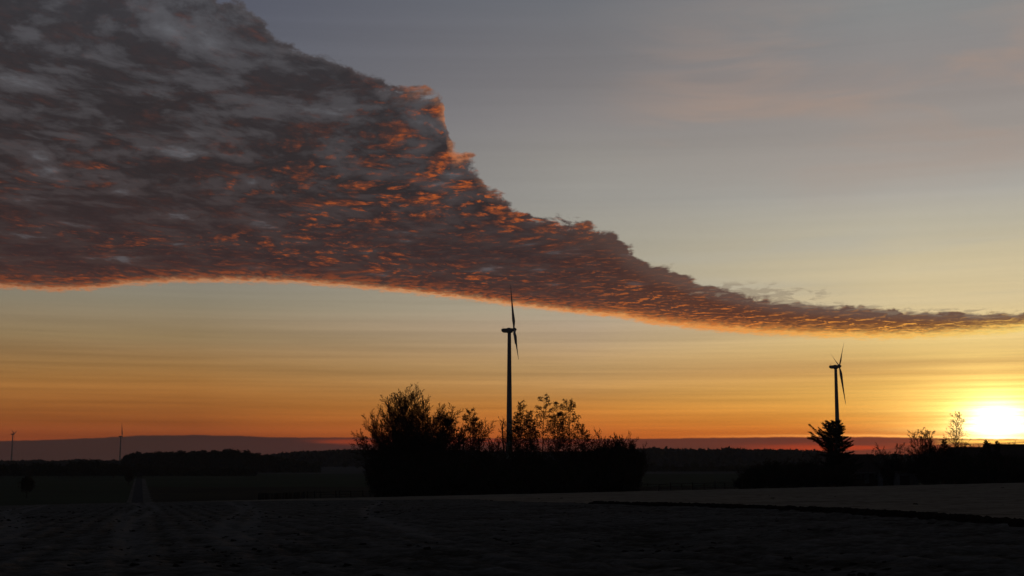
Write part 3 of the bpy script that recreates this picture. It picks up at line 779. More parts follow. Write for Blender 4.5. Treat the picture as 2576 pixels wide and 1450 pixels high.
alder('bushy little alder under the last alder of the row', place(1466, YA - 5), hgt(1466, YA, 1078), 18, width=2.4, start=0.3, leaf=0.5)

# ---- bare trees of other shapes
def bare(label, loc, H_, seed, spread=35, stems=3, kids=14, group='trees of the copse', name='bare_tree', rt=0.03, droop=0.0, r0=0.14, start=0.3, ratio=0.42):
    w = Wood(seed); R = w.r
    root = tag(empty(name, loc), label, 'tree', group)
    spec = [dict(seg=0.6, wob=0.05 if stems > 1 else 0.018, trop=0.03, kids=kids, Lref=H_, start=start, ang=42, ratio=ratio, taper=0.88, rr=0.42),
            dict(seg=0.4, wob=0.09, trop=0.03 - droop, kids=6, start=0.15, ang=36, ratio=0.45, taper=0.8, rr=0.5),
            dict(seg=0.35, wob=0.12, trop=0.02 - droop, kids=2.6, start=0.1, ang=34, ratio=0.6, taper=0.7, rr=0.7),
            dict(seg=0.35, wob=0.12, trop=-droop, taper=0.6)]
    for i in range(stems):
        w.stem = i; a = i * 2.4 + R.random(); tilt = math.radians(spread * (i + 0.3) / stems) if stems > 1 else 0.02
        w.branch((0.2 * math.cos(a), 0.2 * math.sin(a), 0), (math.sin(tilt) * math.cos(a), math.sin(tilt) * math.sin(a), math.cos(tilt)), H_ * (1.0 - 0.15 * R.random()), r0, 0, spec)
    stems_parts(w, stems, root)
    part('branches', w.tubes((1, 2, 3), 3, rt), M['twig'], root)
    return root
bare('upright bare tree with fanned limbs between the twin-stemmed alder and the turbine tower', place(1237, YA), hgt(1237, YA, 1066), 31, spread=26, stems=6, kids=14)
bare('crooked bare tree leaning close to the left side of the turbine tower', place(1262, YA + 6), hgt(1262, YA, 1088), 32, spread=36, stems=3, kids=12)
bare('low scrubby bare tree between the two alders left of the turbine tower', place(1213, YA + 2), hgt(1213, YA, 1100), 33, spread=50, stems=5, kids=10)

def snag(label, px, Y, py, lean, seed):
    R = random.Random(seed); h = hgt(px, Y, py)
    root = tag(empty('dead_tree', place(px, Y)), label, 'tree', 'broken dead trunks in the copse')
    pts = [(lean * h * (t ** 1.3) + 0.06 * R.gauss(0, 1), 0.05 * R.gauss(0, 1), h * t) for t in np.linspace(0, 1, 9)]
    MB().tube(pts, [0.24 - 0.12 * t for t in np.linspace(0, 1, 9)], 7).build('trunk', M['bark'], root)
    for t in (0.72, 0.83, 0.9, 0.96):
        st = MB(); i = int(t * 8 + .5); sd_ = R.choice((-1, 1)); l = 0.5 + R.random() * 0.9
        st.tube([pts[i], (pts[i][0] + sd_ * l * .6, pts[i][1], pts[i][2] + l * .5), (pts[i][0] + sd_ * l, pts[i][1], pts[i][2] + l * .6)], [0.07, 0.05, 0.03], 5)
        st.build('branch_stub', M['bark'], root)
snag('tall broken dead trunk leaning away from the left side of the turbine tower', 1272, YA - 8, 1064, -0.045, 5)
snag('short broken dead trunk standing between the drooping alder and the twin-stemmed alder', 1166, YA - 8, 1086, 0.0, 6)
snag('shortest dead stump left of the other broken trunk beside the twin-stemmed alder', 1158, YA - 9, 1100, -0.01, 7)

# ---- shrubs: stems, twigs and a dense leafy body
def shrub_proto(seed, W_=8.0, H_=8.0, n=11000, leafy=0.12, bare_top=True, mat='brush'):
    w = Wood(seed); R = w.r
    spec = [dict(seg=0.6, wob=0.07, trop=0.02, kids=15, start=0.3, ang=32, ratio=0.36, taper=0.85, rr=0.45),
            dict(seg=0.4, wob=0.06, trop=0.03, kids=6, start=0.1, ang=34, ratio=0.5, taper=0.8, rr=0.55),
            dict(seg=0.35, wob=0.06, trop=0.02, kids=2.5, start=0.1, ang=32, ratio=0.6, taper=0.6, rr=0.7),
            dict(seg=0.35, wob=0.08, trop=0.02, taper=0.6)]
    for i in range(22):
        a = i * 2.4; tilt = math.radians(52 * math.sqrt((i + .5) / 22))
        L = (H_ * 0.94) if bare_top else H_ * 0.8
        L *= (0.8 + 0.25 * R.random()) * (1 - 0.25 * math.sin(tilt))
        w.branch((0.6 * math.cos(a), 0.6 * math.sin(a), 0), (W_ / H_ * math.sin(tilt) * math.cos(a), W_ / H_ * math.sin(tilt) * math.sin(a), math.cos(tilt)), L, 0.07, 0, spec)
    g = w.n
    d = g.normal(size=(n, 3)); d /= np.linalg.norm(d, axis=1)[:, None]
    lob = 0.80 + 0.26 * np.sin(3 * np.arctan2(d[:, 1], d[:, 0]) + seed) * np.cos(2.3 * d[:, 2] * 2 + seed) + 0.10 * g.normal(size=n)
    r = (g.random(n) ** 0.4) * np.minimum(lob, 1.06)
    P_ = np.stack([d[:, 0] * r * W_ / 2, d[:, 1] * r * W_ / 2, H_ * 0.38 + d[:, 2] * r * H_ * 0.43], 1)
    P_[:, 2] = np.maximum(P_[:, 2], 0.05 + 0.3 * g.random(n))
    leaves = w.quads(P_, leafy)
    root = empty('shrub', (0, 0, 0))
    for n_, vf, m_ in (('stems', w.tubes((0,), 5, 0.03), 'bark'), ('twigs', w.tubes((1, 2, 3), 3, 0.020), 'twig'), ('foliage', leaves, mat)): part(n_, vf, M[m_], root)['kind'] = 'stuff'
    return root
SH = [shrub_proto(41), shrub_proto(42, 9.0, 7.0), shrub_proto(43, 7.0, 8.5)]
used = [False] * 3
def shrub(k, px, Y, py_top, width_px, label, group='shrubs along the foot of the copse', name='shrub', rz=None):
    o = SH[k]
    if used[k]: o = copy_tree(SH[k])
    used[k] = True
    h0, w0 = ((8.0, 8.0), (7.0, 9.0), (8.5, 7.0))[k]
    x, _, g, m = at(px, Y)
    sz = (z_at(py_top, px, Y) - g) / h0 / 0.90; sx_ = width_px * m / w0
    o.location = (x, Y, g - 0.1); o.scale = (sx_, sx_, sz); o.rotation_euler = (0, 0, px * 0.7 if rz is None else rz)
    o.name = name
    tag(o, label, 'shrub', group); return o
L_ = [ # k, px, Y, top, width, label
    (0, 968, 249, 1126, 92, 'dark shrub at the left end of the copse, where the rail fence reaches it'),
    (1, 1010, 246, 1146, 110, 'wide dark shrub in front of the stems of the big bare tree'),
    (2, 1062, 247, 1130, 96, 'tall dark shrub in front of the right side of the big bare tree'),
    (0, 1110, 248, 1152, 104, 'shrub below the drooping alder'),
    (1, 1160, 247, 1142, 110, 'shrub below the two short broken trunks'),
    (2, 1205, 249, 1132, 96, 'shrub below the twin-stemmed alder'),
    (0, 1250, 247, 1150, 100, 'shrub below the fanned bare tree left of the turbine tower'),
    (1, 1296, 246, 1143, 104, 'shrub hiding the foot of the large turbine tower'),
    (2, 1340, 248, 1130, 96, 'shrub below the open-crowned alder right of the tower'),
    (0, 1382, 247, 1148, 100, 'shrub below the tallest slender alder'),
    (1, 1424, 248, 1139, 104, 'shrub below the double alder'),
    (2, 1462, 250, 1120, 92, 'shrub below the long low boughs of the last alder'),
    (0, 1502, 251, 1098, 104, 'leafless rounded shrub left of the highest twiggy top at the right end of the copse'),
    (2, 1546, 252, 1080, 96, 'highest rounded shrub with a twiggy top at the right end of the copse'),
    (1, 1584, 250, 1094, 84, 'last rounded shrub at the right end of the copse, beside the rail fence'),
]
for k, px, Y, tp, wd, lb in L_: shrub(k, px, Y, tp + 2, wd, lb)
# brushwood filling the depth of the copse
def undergrowth():
    g = np.random.default_rng(77); w = Wood(77); n = 40000
    px = 950 + 640 * g.random(n); Y = 254 + 16 * g.random(n); xs = np.array([ray(p, 1150)[0] for p in px]) * Y
    top = 4.2 + 2.6 * vnoise(xs * 0.25, Y * 0.2, 3) + 1.8 * vnoise(xs * 1.1, Y * 0.2, 4); z = H(xs, Y) + g.random(n) ** 0.8 * top
    vf = w.quads(np.stack([xs, Y, z], 1), 0.20)
    tag(obj('undergrowth', mesh('undergrowth', vf[0], vf[1], M['brush'])), 'dense dark undergrowth inside the copse behind the front shrubs', None, None, 'stuff')
undergrowth()
# bushes in front of and beside the farmhouse
R_ = [
    (1, 1868, 262, 1196, 50, 'low round bush where the right-hand rail fence ends'),
    (0, 1900, 285, 1164, 74, 'bush at the left end of the dark thicket between the fence and the conifer'),
    (2, 1946, 290, 1150, 76, 'taller bush in the dark thicket, second from its left end'),
    (1, 1992, 284, 1156, 84, 'wide bush in the middle of the thicket left of the conifer'),
    (0, 2034, 290, 1150, 70, 'pointed bush in the thicket just left of the conifer'),
    (2, 2074, 262, 1166, 70, 'bush under the left boughs of the big conifer'),
    (1, 2120, 262, 1178, 60, 'low bush in front of the big conifer and the farmhouse roof'),
    (0, 2244, 282, 1142, 60, 'rounded garden bush between the farmhouse and the bare trees'),
    (1, 2288, 278, 1158, 56, 'low garden bush beside the grey shed'),
    (2, 2330, 272, 1124, 60, 'dark garden bush below the fan of bare stems'),
    (0, 2352, 270, 1102, 52, 'tall clipped yew-like bush left of the birch'),
    (2, 2386, 268, 1112, 56, 'dark bush at the foot of the birch'),
    (1, 2424, 266, 1128, 84, 'wide bush right of the birch, in front of the barn gable'),
    (0, 2470, 264, 1132, 84, 'bush in front of the left half of the barn roof'),
    (2, 2514, 264, 1136, 84, 'bush in front of the middle of the barn roof'),
    (1, 2560, 264, 1138, 96, 'bush at the right edge of the picture, in front of the barn'),
    (0, 2614, 264, 1136, 90, 'bush beyond the right edge of the picture, along the same hedge')
]
for k, px, Y, tp, wd, lb in R_: shrub(k, px, Y, tp, wd, lb, 'bushes around the farmhouse', 'garden_bush')

# ---- conifers
def conifer(label, loc, H_, seed, width, irregular=0.0, boughs=80, group='conifers around the farmhouse', name='conifer_tree', start=0.12, spray=0.34, blunt=0.6):
    w = Wood(seed); R = w.r; g = w.n
    root = tag(empty(name, loc), label, 'tree', group)
    MB().tube([(0, 0, 0), (0.05, 0, H_ * .5), (0, 0, H_)], [0.03 * H_ * .8, 0.018 * H_, 0.03], 8).build('trunk', M['bark'], root)
    C_ = []; br = MB(); dirs = []
    for i in range(boughs):
        t = start + (1 - start) * (i + R.random() * .6) / boughs
        a = i * 2.4 + R.gauss(0, .3)
        prof = (1 - t ** (1.4 + 2.0 * blunt)) ** 0.75 * (1.0 if not irregular else 0.70 + 0.42 * abs(math.sin(t * 8.0)))
        L = width / 2 * prof * (0.78 + 0.34 * R.random())
        if irregular:
            L *= 1 + irregular * (0.45 * math.sin(5.0 * t + 1.0) * math.cos(a) + 0.35 * (R.random() - .35))
            if math.cos(a) < -0.75 and 0.50 < t < 0.72: L *= 1.25
        L = max(0.35, L)
        up0 = (0.10 + 0.45 * t * t if not irregular else 0.22 + 0.35 * t) + R.gauss(0, .12); n = max(4, int(L / 0.28)); x, y, z = 0, 0, H_ * t * 0.96; pts = [(x, y, z)]
        sag = -0.05 if not irregular else 0.01
        c_ = up0
        for j in range(n):
            f = j / n; c_ += sag + R.gauss(0, .05); hx = math.cos(a) * math.cos(c_ * .8); hy = math.sin(a) * math.cos(c_ * .8); hz_ = math.sin(c_ * .8)
            st_ = L / n; x += hx * st_; y += hy * st_; z += hz_ * st_; pts.append((x, y, z))
            if f > 0.12:
                wd_ = (0.50 * (1 - f) + 0.14) * L * 0.55
                m = int(9 + 10 * (1 - f))
                for _ in range(m):
                    o_ = R.uniform(-1, 1) * wd_
                    C_.append((x - math.sin(a) * o_ - abs(o_) * 0.3 * math.cos(a) * 0, y + math.cos(a) * o_, z + R.gauss(0, .07) - 0.12 * abs(o_)))
                    sg = 1 if o_ > 0 else -1
                    dirs.append((math.cos(a) * 0.9 - sg * math.sin(a) * 0.8 + R.gauss(0, .25), math.sin(a) * 0.9 + sg * math.cos(a) * 0.8 + R.gauss(0, .25), 0.35 + R.gauss(0, .3)))
        br.tube(pts, [max(0.012, 0.045 * (1 - k / len(pts))) for k in range(len(pts))], 4)
    br.build('boughs', M['bark'], root)
    C_ = np.array(C_); dd = np.array(dirs); dd /= np.linalg.norm(dd, axis=1)[:, None]
    s_ = np.cross(dd, g.normal(size=dd.shape)); s_ /= np.linalg.norm(s_, axis=1)[:, None]
    z = spray * (0.6 + 0.8 * g.random((len(C_), 1)))
    V = np.stack([C_ - dd * z * .3, C_ + s_ * z * .20, C_ + dd * z, C_ - s_ * z * .20], 1).reshape(-1, 3)
    part('needles', (V, np.arange(len(V)).reshape(-1, 4)), M['needle'], root)
    return root
Yc = 272
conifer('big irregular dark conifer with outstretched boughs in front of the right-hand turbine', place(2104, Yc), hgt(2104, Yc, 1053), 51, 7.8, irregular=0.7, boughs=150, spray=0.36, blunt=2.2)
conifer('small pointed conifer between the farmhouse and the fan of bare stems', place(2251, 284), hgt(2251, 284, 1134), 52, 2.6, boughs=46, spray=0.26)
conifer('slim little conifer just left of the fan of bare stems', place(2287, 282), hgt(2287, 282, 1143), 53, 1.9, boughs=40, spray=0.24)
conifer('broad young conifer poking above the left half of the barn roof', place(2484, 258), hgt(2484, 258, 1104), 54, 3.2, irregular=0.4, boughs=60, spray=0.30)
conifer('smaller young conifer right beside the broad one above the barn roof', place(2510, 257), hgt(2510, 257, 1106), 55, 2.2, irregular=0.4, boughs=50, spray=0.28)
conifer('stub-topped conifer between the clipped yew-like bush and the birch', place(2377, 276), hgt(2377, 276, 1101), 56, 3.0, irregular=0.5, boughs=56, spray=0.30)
# ---- birch and bare bushes by the farm
bare('tall feathery birch in front of the glow of the sun', place(2399, 292), hgt(2399, 292, 1034), 61, spread=0, stems=1, kids=70, group='bare trees around the farmhouse', name='birch_tree', droop=0.02, r0=0.16, start=0.25, ratio=0.30, rt=0.026)
bare('fan of upright bare stems between the slim conifer and the clipped yew-like bush', place(2322, 280), hgt(2322, 280, 1078), 62, spread=15, stems=20, kids=8, group='bare trees around the farmhouse', r0=0.06, ratio=0.26)
bare('rounded bare tree directly behind the pointed conifer by the farmhouse', place(2240, 300), hgt(2240, 300, 1116), 63, spread=48, stems=6, kids=12, group='bare trees around the farmhouse', r0=0.09)
bare('faint low bare tree right of the farmhouse roof', place(2216, 330), hgt(2216, 330, 1136), 64, spread=52, stems=6, kids=12, group='bare trees around the farmhouse', r0=0.09)
bare('thin bare tree rising above the thicket left of the big conifer', place(2046, 300), hgt(2046, 300, 1138), 65, spread=30, stems=4, kids=12, group='bare trees around the farmhouse', r0=0.08)
bare('small bare tree behind the barn roof near the right edge of the picture', place(2546, 300), hgt(2546, 300, 1112), 66, spread=46, stems=6, kids=10, group='bare trees around the farmhouse', r0=0.08)
bare('bare twiggy tree right of the birch, low before the sun', place(2446, 296), hgt(2446, 296, 1110), 67, spread=46, stems=6, kids=10, group='bare trees around the farmhouse', r0=0.08)
print('trees', round(time.time() - T0, 1))

ORD = 'first second third fourth fifth sixth seventh eighth ninth tenth eleventh twelfth thirteenth fourteenth fifteenth'.split()
# ---- lone trees in the meadow
def crown_tree(seed, H_, W_, n, size, trunk_h, egg=1.0, mat='brush', name='field_tree', limbs=True):
    w = Wood(seed); g = w.n
    root = empty(name, (0, 0, 0))
    spec = [dict(seg=0.5, wob=0.04, trop=0.02, kids=12, start=trunk_h / H_, ang=46, ratio=0.45, taper=0.85, rr=0.4),
            dict(seg=0.5, wob=0.1, trop=0.03, kids=5, start=0.15, ang=40, ratio=0.5, taper=0.7, rr=0.5), dict(seg=0.5, wob=0.1, trop=0.0, taper=0.6)]
    w.branch((0, 0, 0), (0.01, 0, 1), H_ * 0.93, 0.02 * H_, 0, spec)
    part('trunk', w.tubes((0, 1), 5, 0.03), M['bark'], root)
    if limbs: part('twigs', w.tubes((2,), 3, 0.03), M['twig'], root)
    d = g.normal(size=(n, 3)); d /= np.linalg.norm(d, axis=1)[:, None]
    r = g.random(n) ** 0.45 * (0.86 + 0.14 * np.sin(4 * np.arctan2(d[:, 1], d[:, 0]) + seed) + 0.12 * g.normal(size=n))
    ch = (H_ - trunk_h) / 2
    zz_ = d[:, 2] * r
    tp = 1 - 0.25 * egg * np.clip(zz_, 0, 1)
    P_ = np.stack([d[:, 0] * r * W_ / 2 * tp, d[:, 1] * r * W_ / 2 * tp, trunk_h + ch + zz_ * ch], 1)
    part('foliage', w.quads(P_, size), M[mat], root)
    return root
def put(o, px, Y, label, group, py_top=None, H_=1.0, cat='tree', sx=1.0, rz=None):
    x, _, g, m = at(px, Y); o.location = (x, Y, g - 0.1)
    s_ = (z_at(py_top, px, Y) - g) / H_ if py_top else 1.0
    o.scale = (s_ * sx, s_ * sx, s_); o.rotation_euler = (0, 0, px * 1.3 if rz is None else rz)
    return tag(o, label, cat, group)
t1 = crown_tree(71, 5.0, 3.6, 1500, 0.13, 1.4, mat='alder_leaf', name='young_tree')
gy = ground(72, 1254, 200)[1]
put(t1, 72, gy, 'lone young round-crowned tree on a short trunk at the left edge of the field', 'young trees beside the road', 1197, 5.0)
t2 = copy_tree(t1); gy = ground(328, 1222, 250)[1]
put(t2, 327, gy, 'young dark tree with its crown almost to the ground, left beside the road', 'young trees beside the road', 1186, 5.0)
ft = [crown_tree(81, 8.0, 8.5, 900, 0.42, 1.8, name='field_tree'), crown_tree(82, 8.0, 10.0, 1000, 0.45, 1.6, name='field_tree'), crown_tree(83, 8.0, 7.0, 800, 0.40, 2.0, name='field_tree')]
fused = [0, 0, 0]
def ftree(k, px, Y, top, label, group, sx=1.0):
    o = ft[k] if not fused[k] else copy_tree(ft[k]); fused[k] = 1
    return put(o, px, Y, label, group, top, 8.0, sx=sx)
far_l = [(8, 1168), (38, 1166), (60, 1167), (92, 1163), (124, 1165), (150, 1168), (184, 1160), (212, 1157), (238, 1158), (258, 1160), (288, 1166), (318, 1168), (352, 1168), (386, 1170), (420, 1170)]
for i, (px, tp) in enumerate(far_l):
    ftree(i % 3, px, 640 + (i * 37) % 90, tp, ORD[i] + ' rounded tree from the left in the row across the far meadow', 'trees in the row across the far meadow', 1.1)
for i, (px, base_, tp) in enumerate([(646, 1189, 1166), (678, 1186, 1163), (760, 1185, 1159), (801, 1183, 1158), (869, 1181, 1160), (900, 1181, 1164)]):
    gy = ground(px, base_, 400)[1]
    lab = ['bare orchard tree at the left end of the frosted field', 'bare orchard tree right beside the parked car with the bright lamp', 'bare orchard tree at the middle of the frosted field, left one of two', 'bare orchard tree at the middle of the frosted field, right one of two', 'bare orchard tree on the frosted field left of the copse', 'bare orchard tree half hidden by the left end of the copse'][i]
    ftree((i + 1) % 3, px, gy, tp, lab, 'orchard trees on the frosted field', 0.9)
for i, (px, base_, tp) in enumerate([(1644, 1185, 1163), (1674, 1184, 1166), (1692, 1184, 1168), (1727, 1183, 1166), (1747, 1183, 1162), (1773, 1182, 1166), (1789, 1181, 1161), (1839, 1181, 1166), (1858, 1181, 1167)]):
    ftree(i % 3, px, ground(px, base_, 400)[1], tp, ORD[i] + ' dim little tree from the copse, counted along the far field towards the farmhouse', 'small trees on the far field right of the copse', 0.9)

# ---- pine wood on the left
def pine_proto(seed):
    w = Wood(seed); g = w.n; R = w.r; root = empty('pine_tree', (0, 0, 0))
    H_ = 14.0
    MB().tube([(0, 0, 0), (0.2 * R.gauss(0, 1), 0, 6), (0.3 * R.gauss(0, 1), 0, 13)], [0.24, 0.18, 0.06], 6).build('trunk', M['bark'], root)
    P_ = []
    for _ in range(9):
        a = R.random() * 6.28; r = R.random() * 2.1; z = 9.0 + R.random() * 4.6; sc_ = 1.0 + R.random() * 0.7
        k = 34; q = g.normal(size=(k, 3)) * (sc_ * .75, sc_ * .75, 0.42) + (r * math.cos(a), r * math.sin(a), z); P_.append(q)
    part('crown', w.quads(np.concatenate(P_), 0.42, 0.4), M['pine'], root)
    return root
PP = [pine_proto(91 + k) for k in range(4)]; pused = [0] * 4
pr = random.Random(5)
pine_top = [(314, 1146), (330, 1139), (345, 1140), (370, 1141), (395, 1138), (420, 1137), (450, 1137), (480, 1137), (520, 1135), (550, 1134), (570, 1133), (590, 1134), (610, 1136), (640, 1141), (665, 1143), (690, 1146)]
px = 316.0; i = 0
while px < 692:
    k = i % 4; o = PP[k] if not pused[k] else copy_tree(PP[k]); pused[k] = 1
    tp = float(np.interp(px, [q[0] for q in pine_top], [q[1] for q in pine_top])) + pr.uniform(-2.5, 5.0)
    if pr.random() < 0.12: tp -= 2.2
    Yp = 845 + pr.random() * 40
    x, _, g, m = at(px, Yp); s_ = (z_at(tp, px, Yp) - g) / 14.0
    o.location = (x, Yp, g); o.scale = (s_ * .85, s_ * .85, s_); o.rotation_euler = (0, 0, pr.random() * 6.28)
    tag(o, 'pine with a ragged flat crown in the front row of the pine wood', 'pine tree', 'pines along the front edge of the pine wood')
    px += pr.uniform(4.6, 7.4); i += 1

# ---- woods too far off to count
def far_wood(name, label, prof, Y, depth, rows, step, mat, spiky, seed, size, down=1.0):
    g = np.random.default_rng(seed); V = []; k = 0
    xs = [q[0] for q in prof]; zs = [q[1] for q in prof]
    for r in range(rows):
        Yr = Y + depth * r / max(1, rows - 1)
        px = xs[0] + g.random() * step
        while px < xs[-1]:
            tp = np.interp(px, xs, zs) + g.normal() * (2.0 if spiky else 1.5) + (0.6 if r else 0)
            x, _, gr_, m = at(px, Yr); top = z_at(tp, px, Yr); h = max(2.0, top - gr_); n = 52
            t = g.random(n); a = g.random(n) * 6.28
            wmax = step * m * 1.25
            if spiky: rad_ = wmax * (1 - t) ** 0.8 * (0.4 + 0.6 * g.random(n)) + 0.1
            else: rad_ = wmax * np.sqrt(np.clip(1 - (t * 1.02) ** 4, 0.02, 1)) * (0.4 + 0.6 * g.random(n))
            P_ = np.stack([x + rad_ * np.cos(a), Yr + rad_ * np.sin(a), gr_ + t * h], 1)
            V.append(P_); px += step * (0.6 + 0.8 * g.random())
    P_ = np.concatenate(V); w = Wood(seed)
    vf = w.quads(P_, size, 0.0, 1.0, 1.5)
    me = mesh(name, vf[0], vf[1], M[mat])
    return tag(obj(name, me), label, None, None, 'stuff')
far_wood('pine_wood_interior', 'dark interior of the pine wood behind its front row of pines', [(312, 1162)] + [(a, b + 8) for a, b in pine_top] + [(720, 1156), (760, 1166), (800, 1176)], 890, 60, 3, 5.0, 'pine', False, 1, 1.3)
far_wood('mixed_wood', 'low mixed wood continuing right from the pine wood to the copse', [(682, 1146), (720, 1142), (770, 1139), (820, 1137), (870, 1134), (920, 1135), (980, 1136), (1100, 1138), (1300, 1140), (1500, 1139)], 1330, 90, 4, 4.0, 'far_wood', False, 2, 1.5)
far_wood('spruce_wood', 'long far spruce wood along the horizon between the copse and the farmhouse', [(1560, 1134), (1620, 1133), (1640, 1131), (1680, 1132), (1720, 1134), (1780, 1134), (1830, 1131), (1860, 1134), (1900, 1134), (1950, 1134), (2000, 1135), (2040, 1137), (2070, 1141), (2110, 1147), (2160, 1150), (2200, 1148), (2240, 1147), (2420, 1148), (3400, 1148)], 1450, 120, 4, 3.4, 'far_wood', True, 3, 1.5)
far_wood('horizon_wood', 'faint wooded strip on the horizon left of the pine wood', [(-900, 1162), (-60, 1163), (40, 1164), (90, 1161), (130, 1165), (200, 1160), (260, 1163), (320, 1163), (420, 1160)], 1500, 80, 3, 4.5, 'far_wood', False, 4, 1.7)
far_wood('meadow_hedge', 'low dark hedge under the row of trees across the far meadow', [(-900, 1180), (-60, 1180), (60, 1178), (130, 1181), (200, 1176), (300, 1178), (420, 1180), (560, 1184), (640, 1186)], 735, 30, 3, 4.0, 'brush', False, 5, 0.9)
far_wood('field_hedge', 'low dark hedge across the far field right of the copse', [(1600, 1178), (1660, 1177), (1720, 1179), (1800, 1178), (1880, 1176), (2000, 1172)], 930, 30, 2, 4.0, 'brush', False, 6, 0.9)
print('woods', round(time.time() - T0, 1))

# ================================================================== fences
def fence_pt(px, Y): x, _, g, m = at(px, Y); return np.array((x, Y, g))
def rail_fence(label, posts, rails, h=1.25, Y=EDGE + 4, seed=1, ext=None, low_posts=()):
    R = random.Random(seed); P0 = fence_pt(posts[0], Y)
    root = tag(empty('rail_fence', tuple(P0)), label, 'fence')
    pm = MB().box((0, 0, 0.5), (0.15, 0.15, 1.4)); me = mesh('post', pm.v, pm.f, M['post'])
    pts = []
    for i, px in enumerate(posts):
        q = fence_pt(px, Y) - P0
        o = obj('post', me, root, tuple(q)); hh = (h + R.uniform(-.05, .18)) / 1.2
        if i in low_posts: hh *= 0.78
        o.scale = (1, 1, hh); o.rotation_euler = (R.gauss(0, .02), R.gauss(0, .03), R.gauss(0, .2)); pts.append(q)
    for i in range(len(pts) - 1):
        for z in rails:
            a = pts[i] + (0, -0.10, z + R.gauss(0, .035)); b = pts[i + 1] + (0, -0.10, z + R.gauss(0, .035)); mid = (a + b) / 2 + (0, 0, -0.02)
            MB().tube([a, mid, b], [0.055, 0.05, 0.045], 6).build('rail', M['post'], root)
    return root
rail_fence('old wooden rail fence running into the left end of the copse', [774.6, 793.4, 807.4, 847, 855, 884, 914, 932, 960], (0.32, 0.72, 1.15), h=1.30, seed=2)
rail_fence('old wooden rail fence between the right end of the copse and the thicket', [1596, 1627, 1656, 1686, 1714, 1741, 1770, 1798, 1822, 1846, 1866], (0.30, 0.68, 1.10), h=1.35, seed=3, low_posts=(2, 4, 6, 8))
def picket_fence(label, p0, p1, Y):
    R = random.Random(8); P0 = fence_pt(p0, Y)
    root = tag(empty('picket_fence', tuple(P0)), label, 'fence')
    pk = MB(); pk.box((0, 0, 0.55), (0.11, 0.03, 1.1)); pk.add([(-.055, -.015, 1.1), (.055, -.015, 1.1), (.055, .015, 1.1), (-.055, .015, 1.1), (0, -.015, 1.18), (0, .015, 1.18)], [(0, 1, 4), (2, 3, 5), (1, 2, 5, 4), (3, 0, 4, 5)])
    me = mesh('picket', pk.v, pk.f, M['post']); pm = MB().box((0, 0, 0.5), (0.14, 0.14, 1.4)); mp = mesh('post', pm.v, pm.f, M['post'])
    px = p0 + 1
    while px < p1:
        q = fence_pt(px, Y) - P0
        o = obj('picket', me, root, (q[0], q[1] - 0.07, q[2] + 0.04)); s_ = 0.92 + 0.2 * R.random() - (0.22 if R.random() < .12 else 0)
        o.scale = (1.0 + 0.5 * R.random(), 1, s_); o.rotation_euler = (0, R.gauss(0, .05), 0); px += R.choice((1.9, 2.1, 2.3, 3.2, 4.0))
    pts = []
    for px in (p0, p0 + 21, p0 + 41, p0 + 63, p0 + 84, p1):
        q = fence_pt(px, Y) - P0; o = obj('post', mp, root, tuple(q)); o.rotation_euler = (0, R.gauss(0, .03), 0); pts.append(q)
    for i in range(5):
        for z in (0.35, 1.12):
            MB().tube([pts[i] + (0, 0, z), pts[i + 1] + (0, 0, z + R.gauss(0, .03))], 0.04, 5).build('rail', M['post'], root)
picket_fence('ragged picket fence at the far edge of the field, left of the rail fence', 652, 768, EDGE + 4)

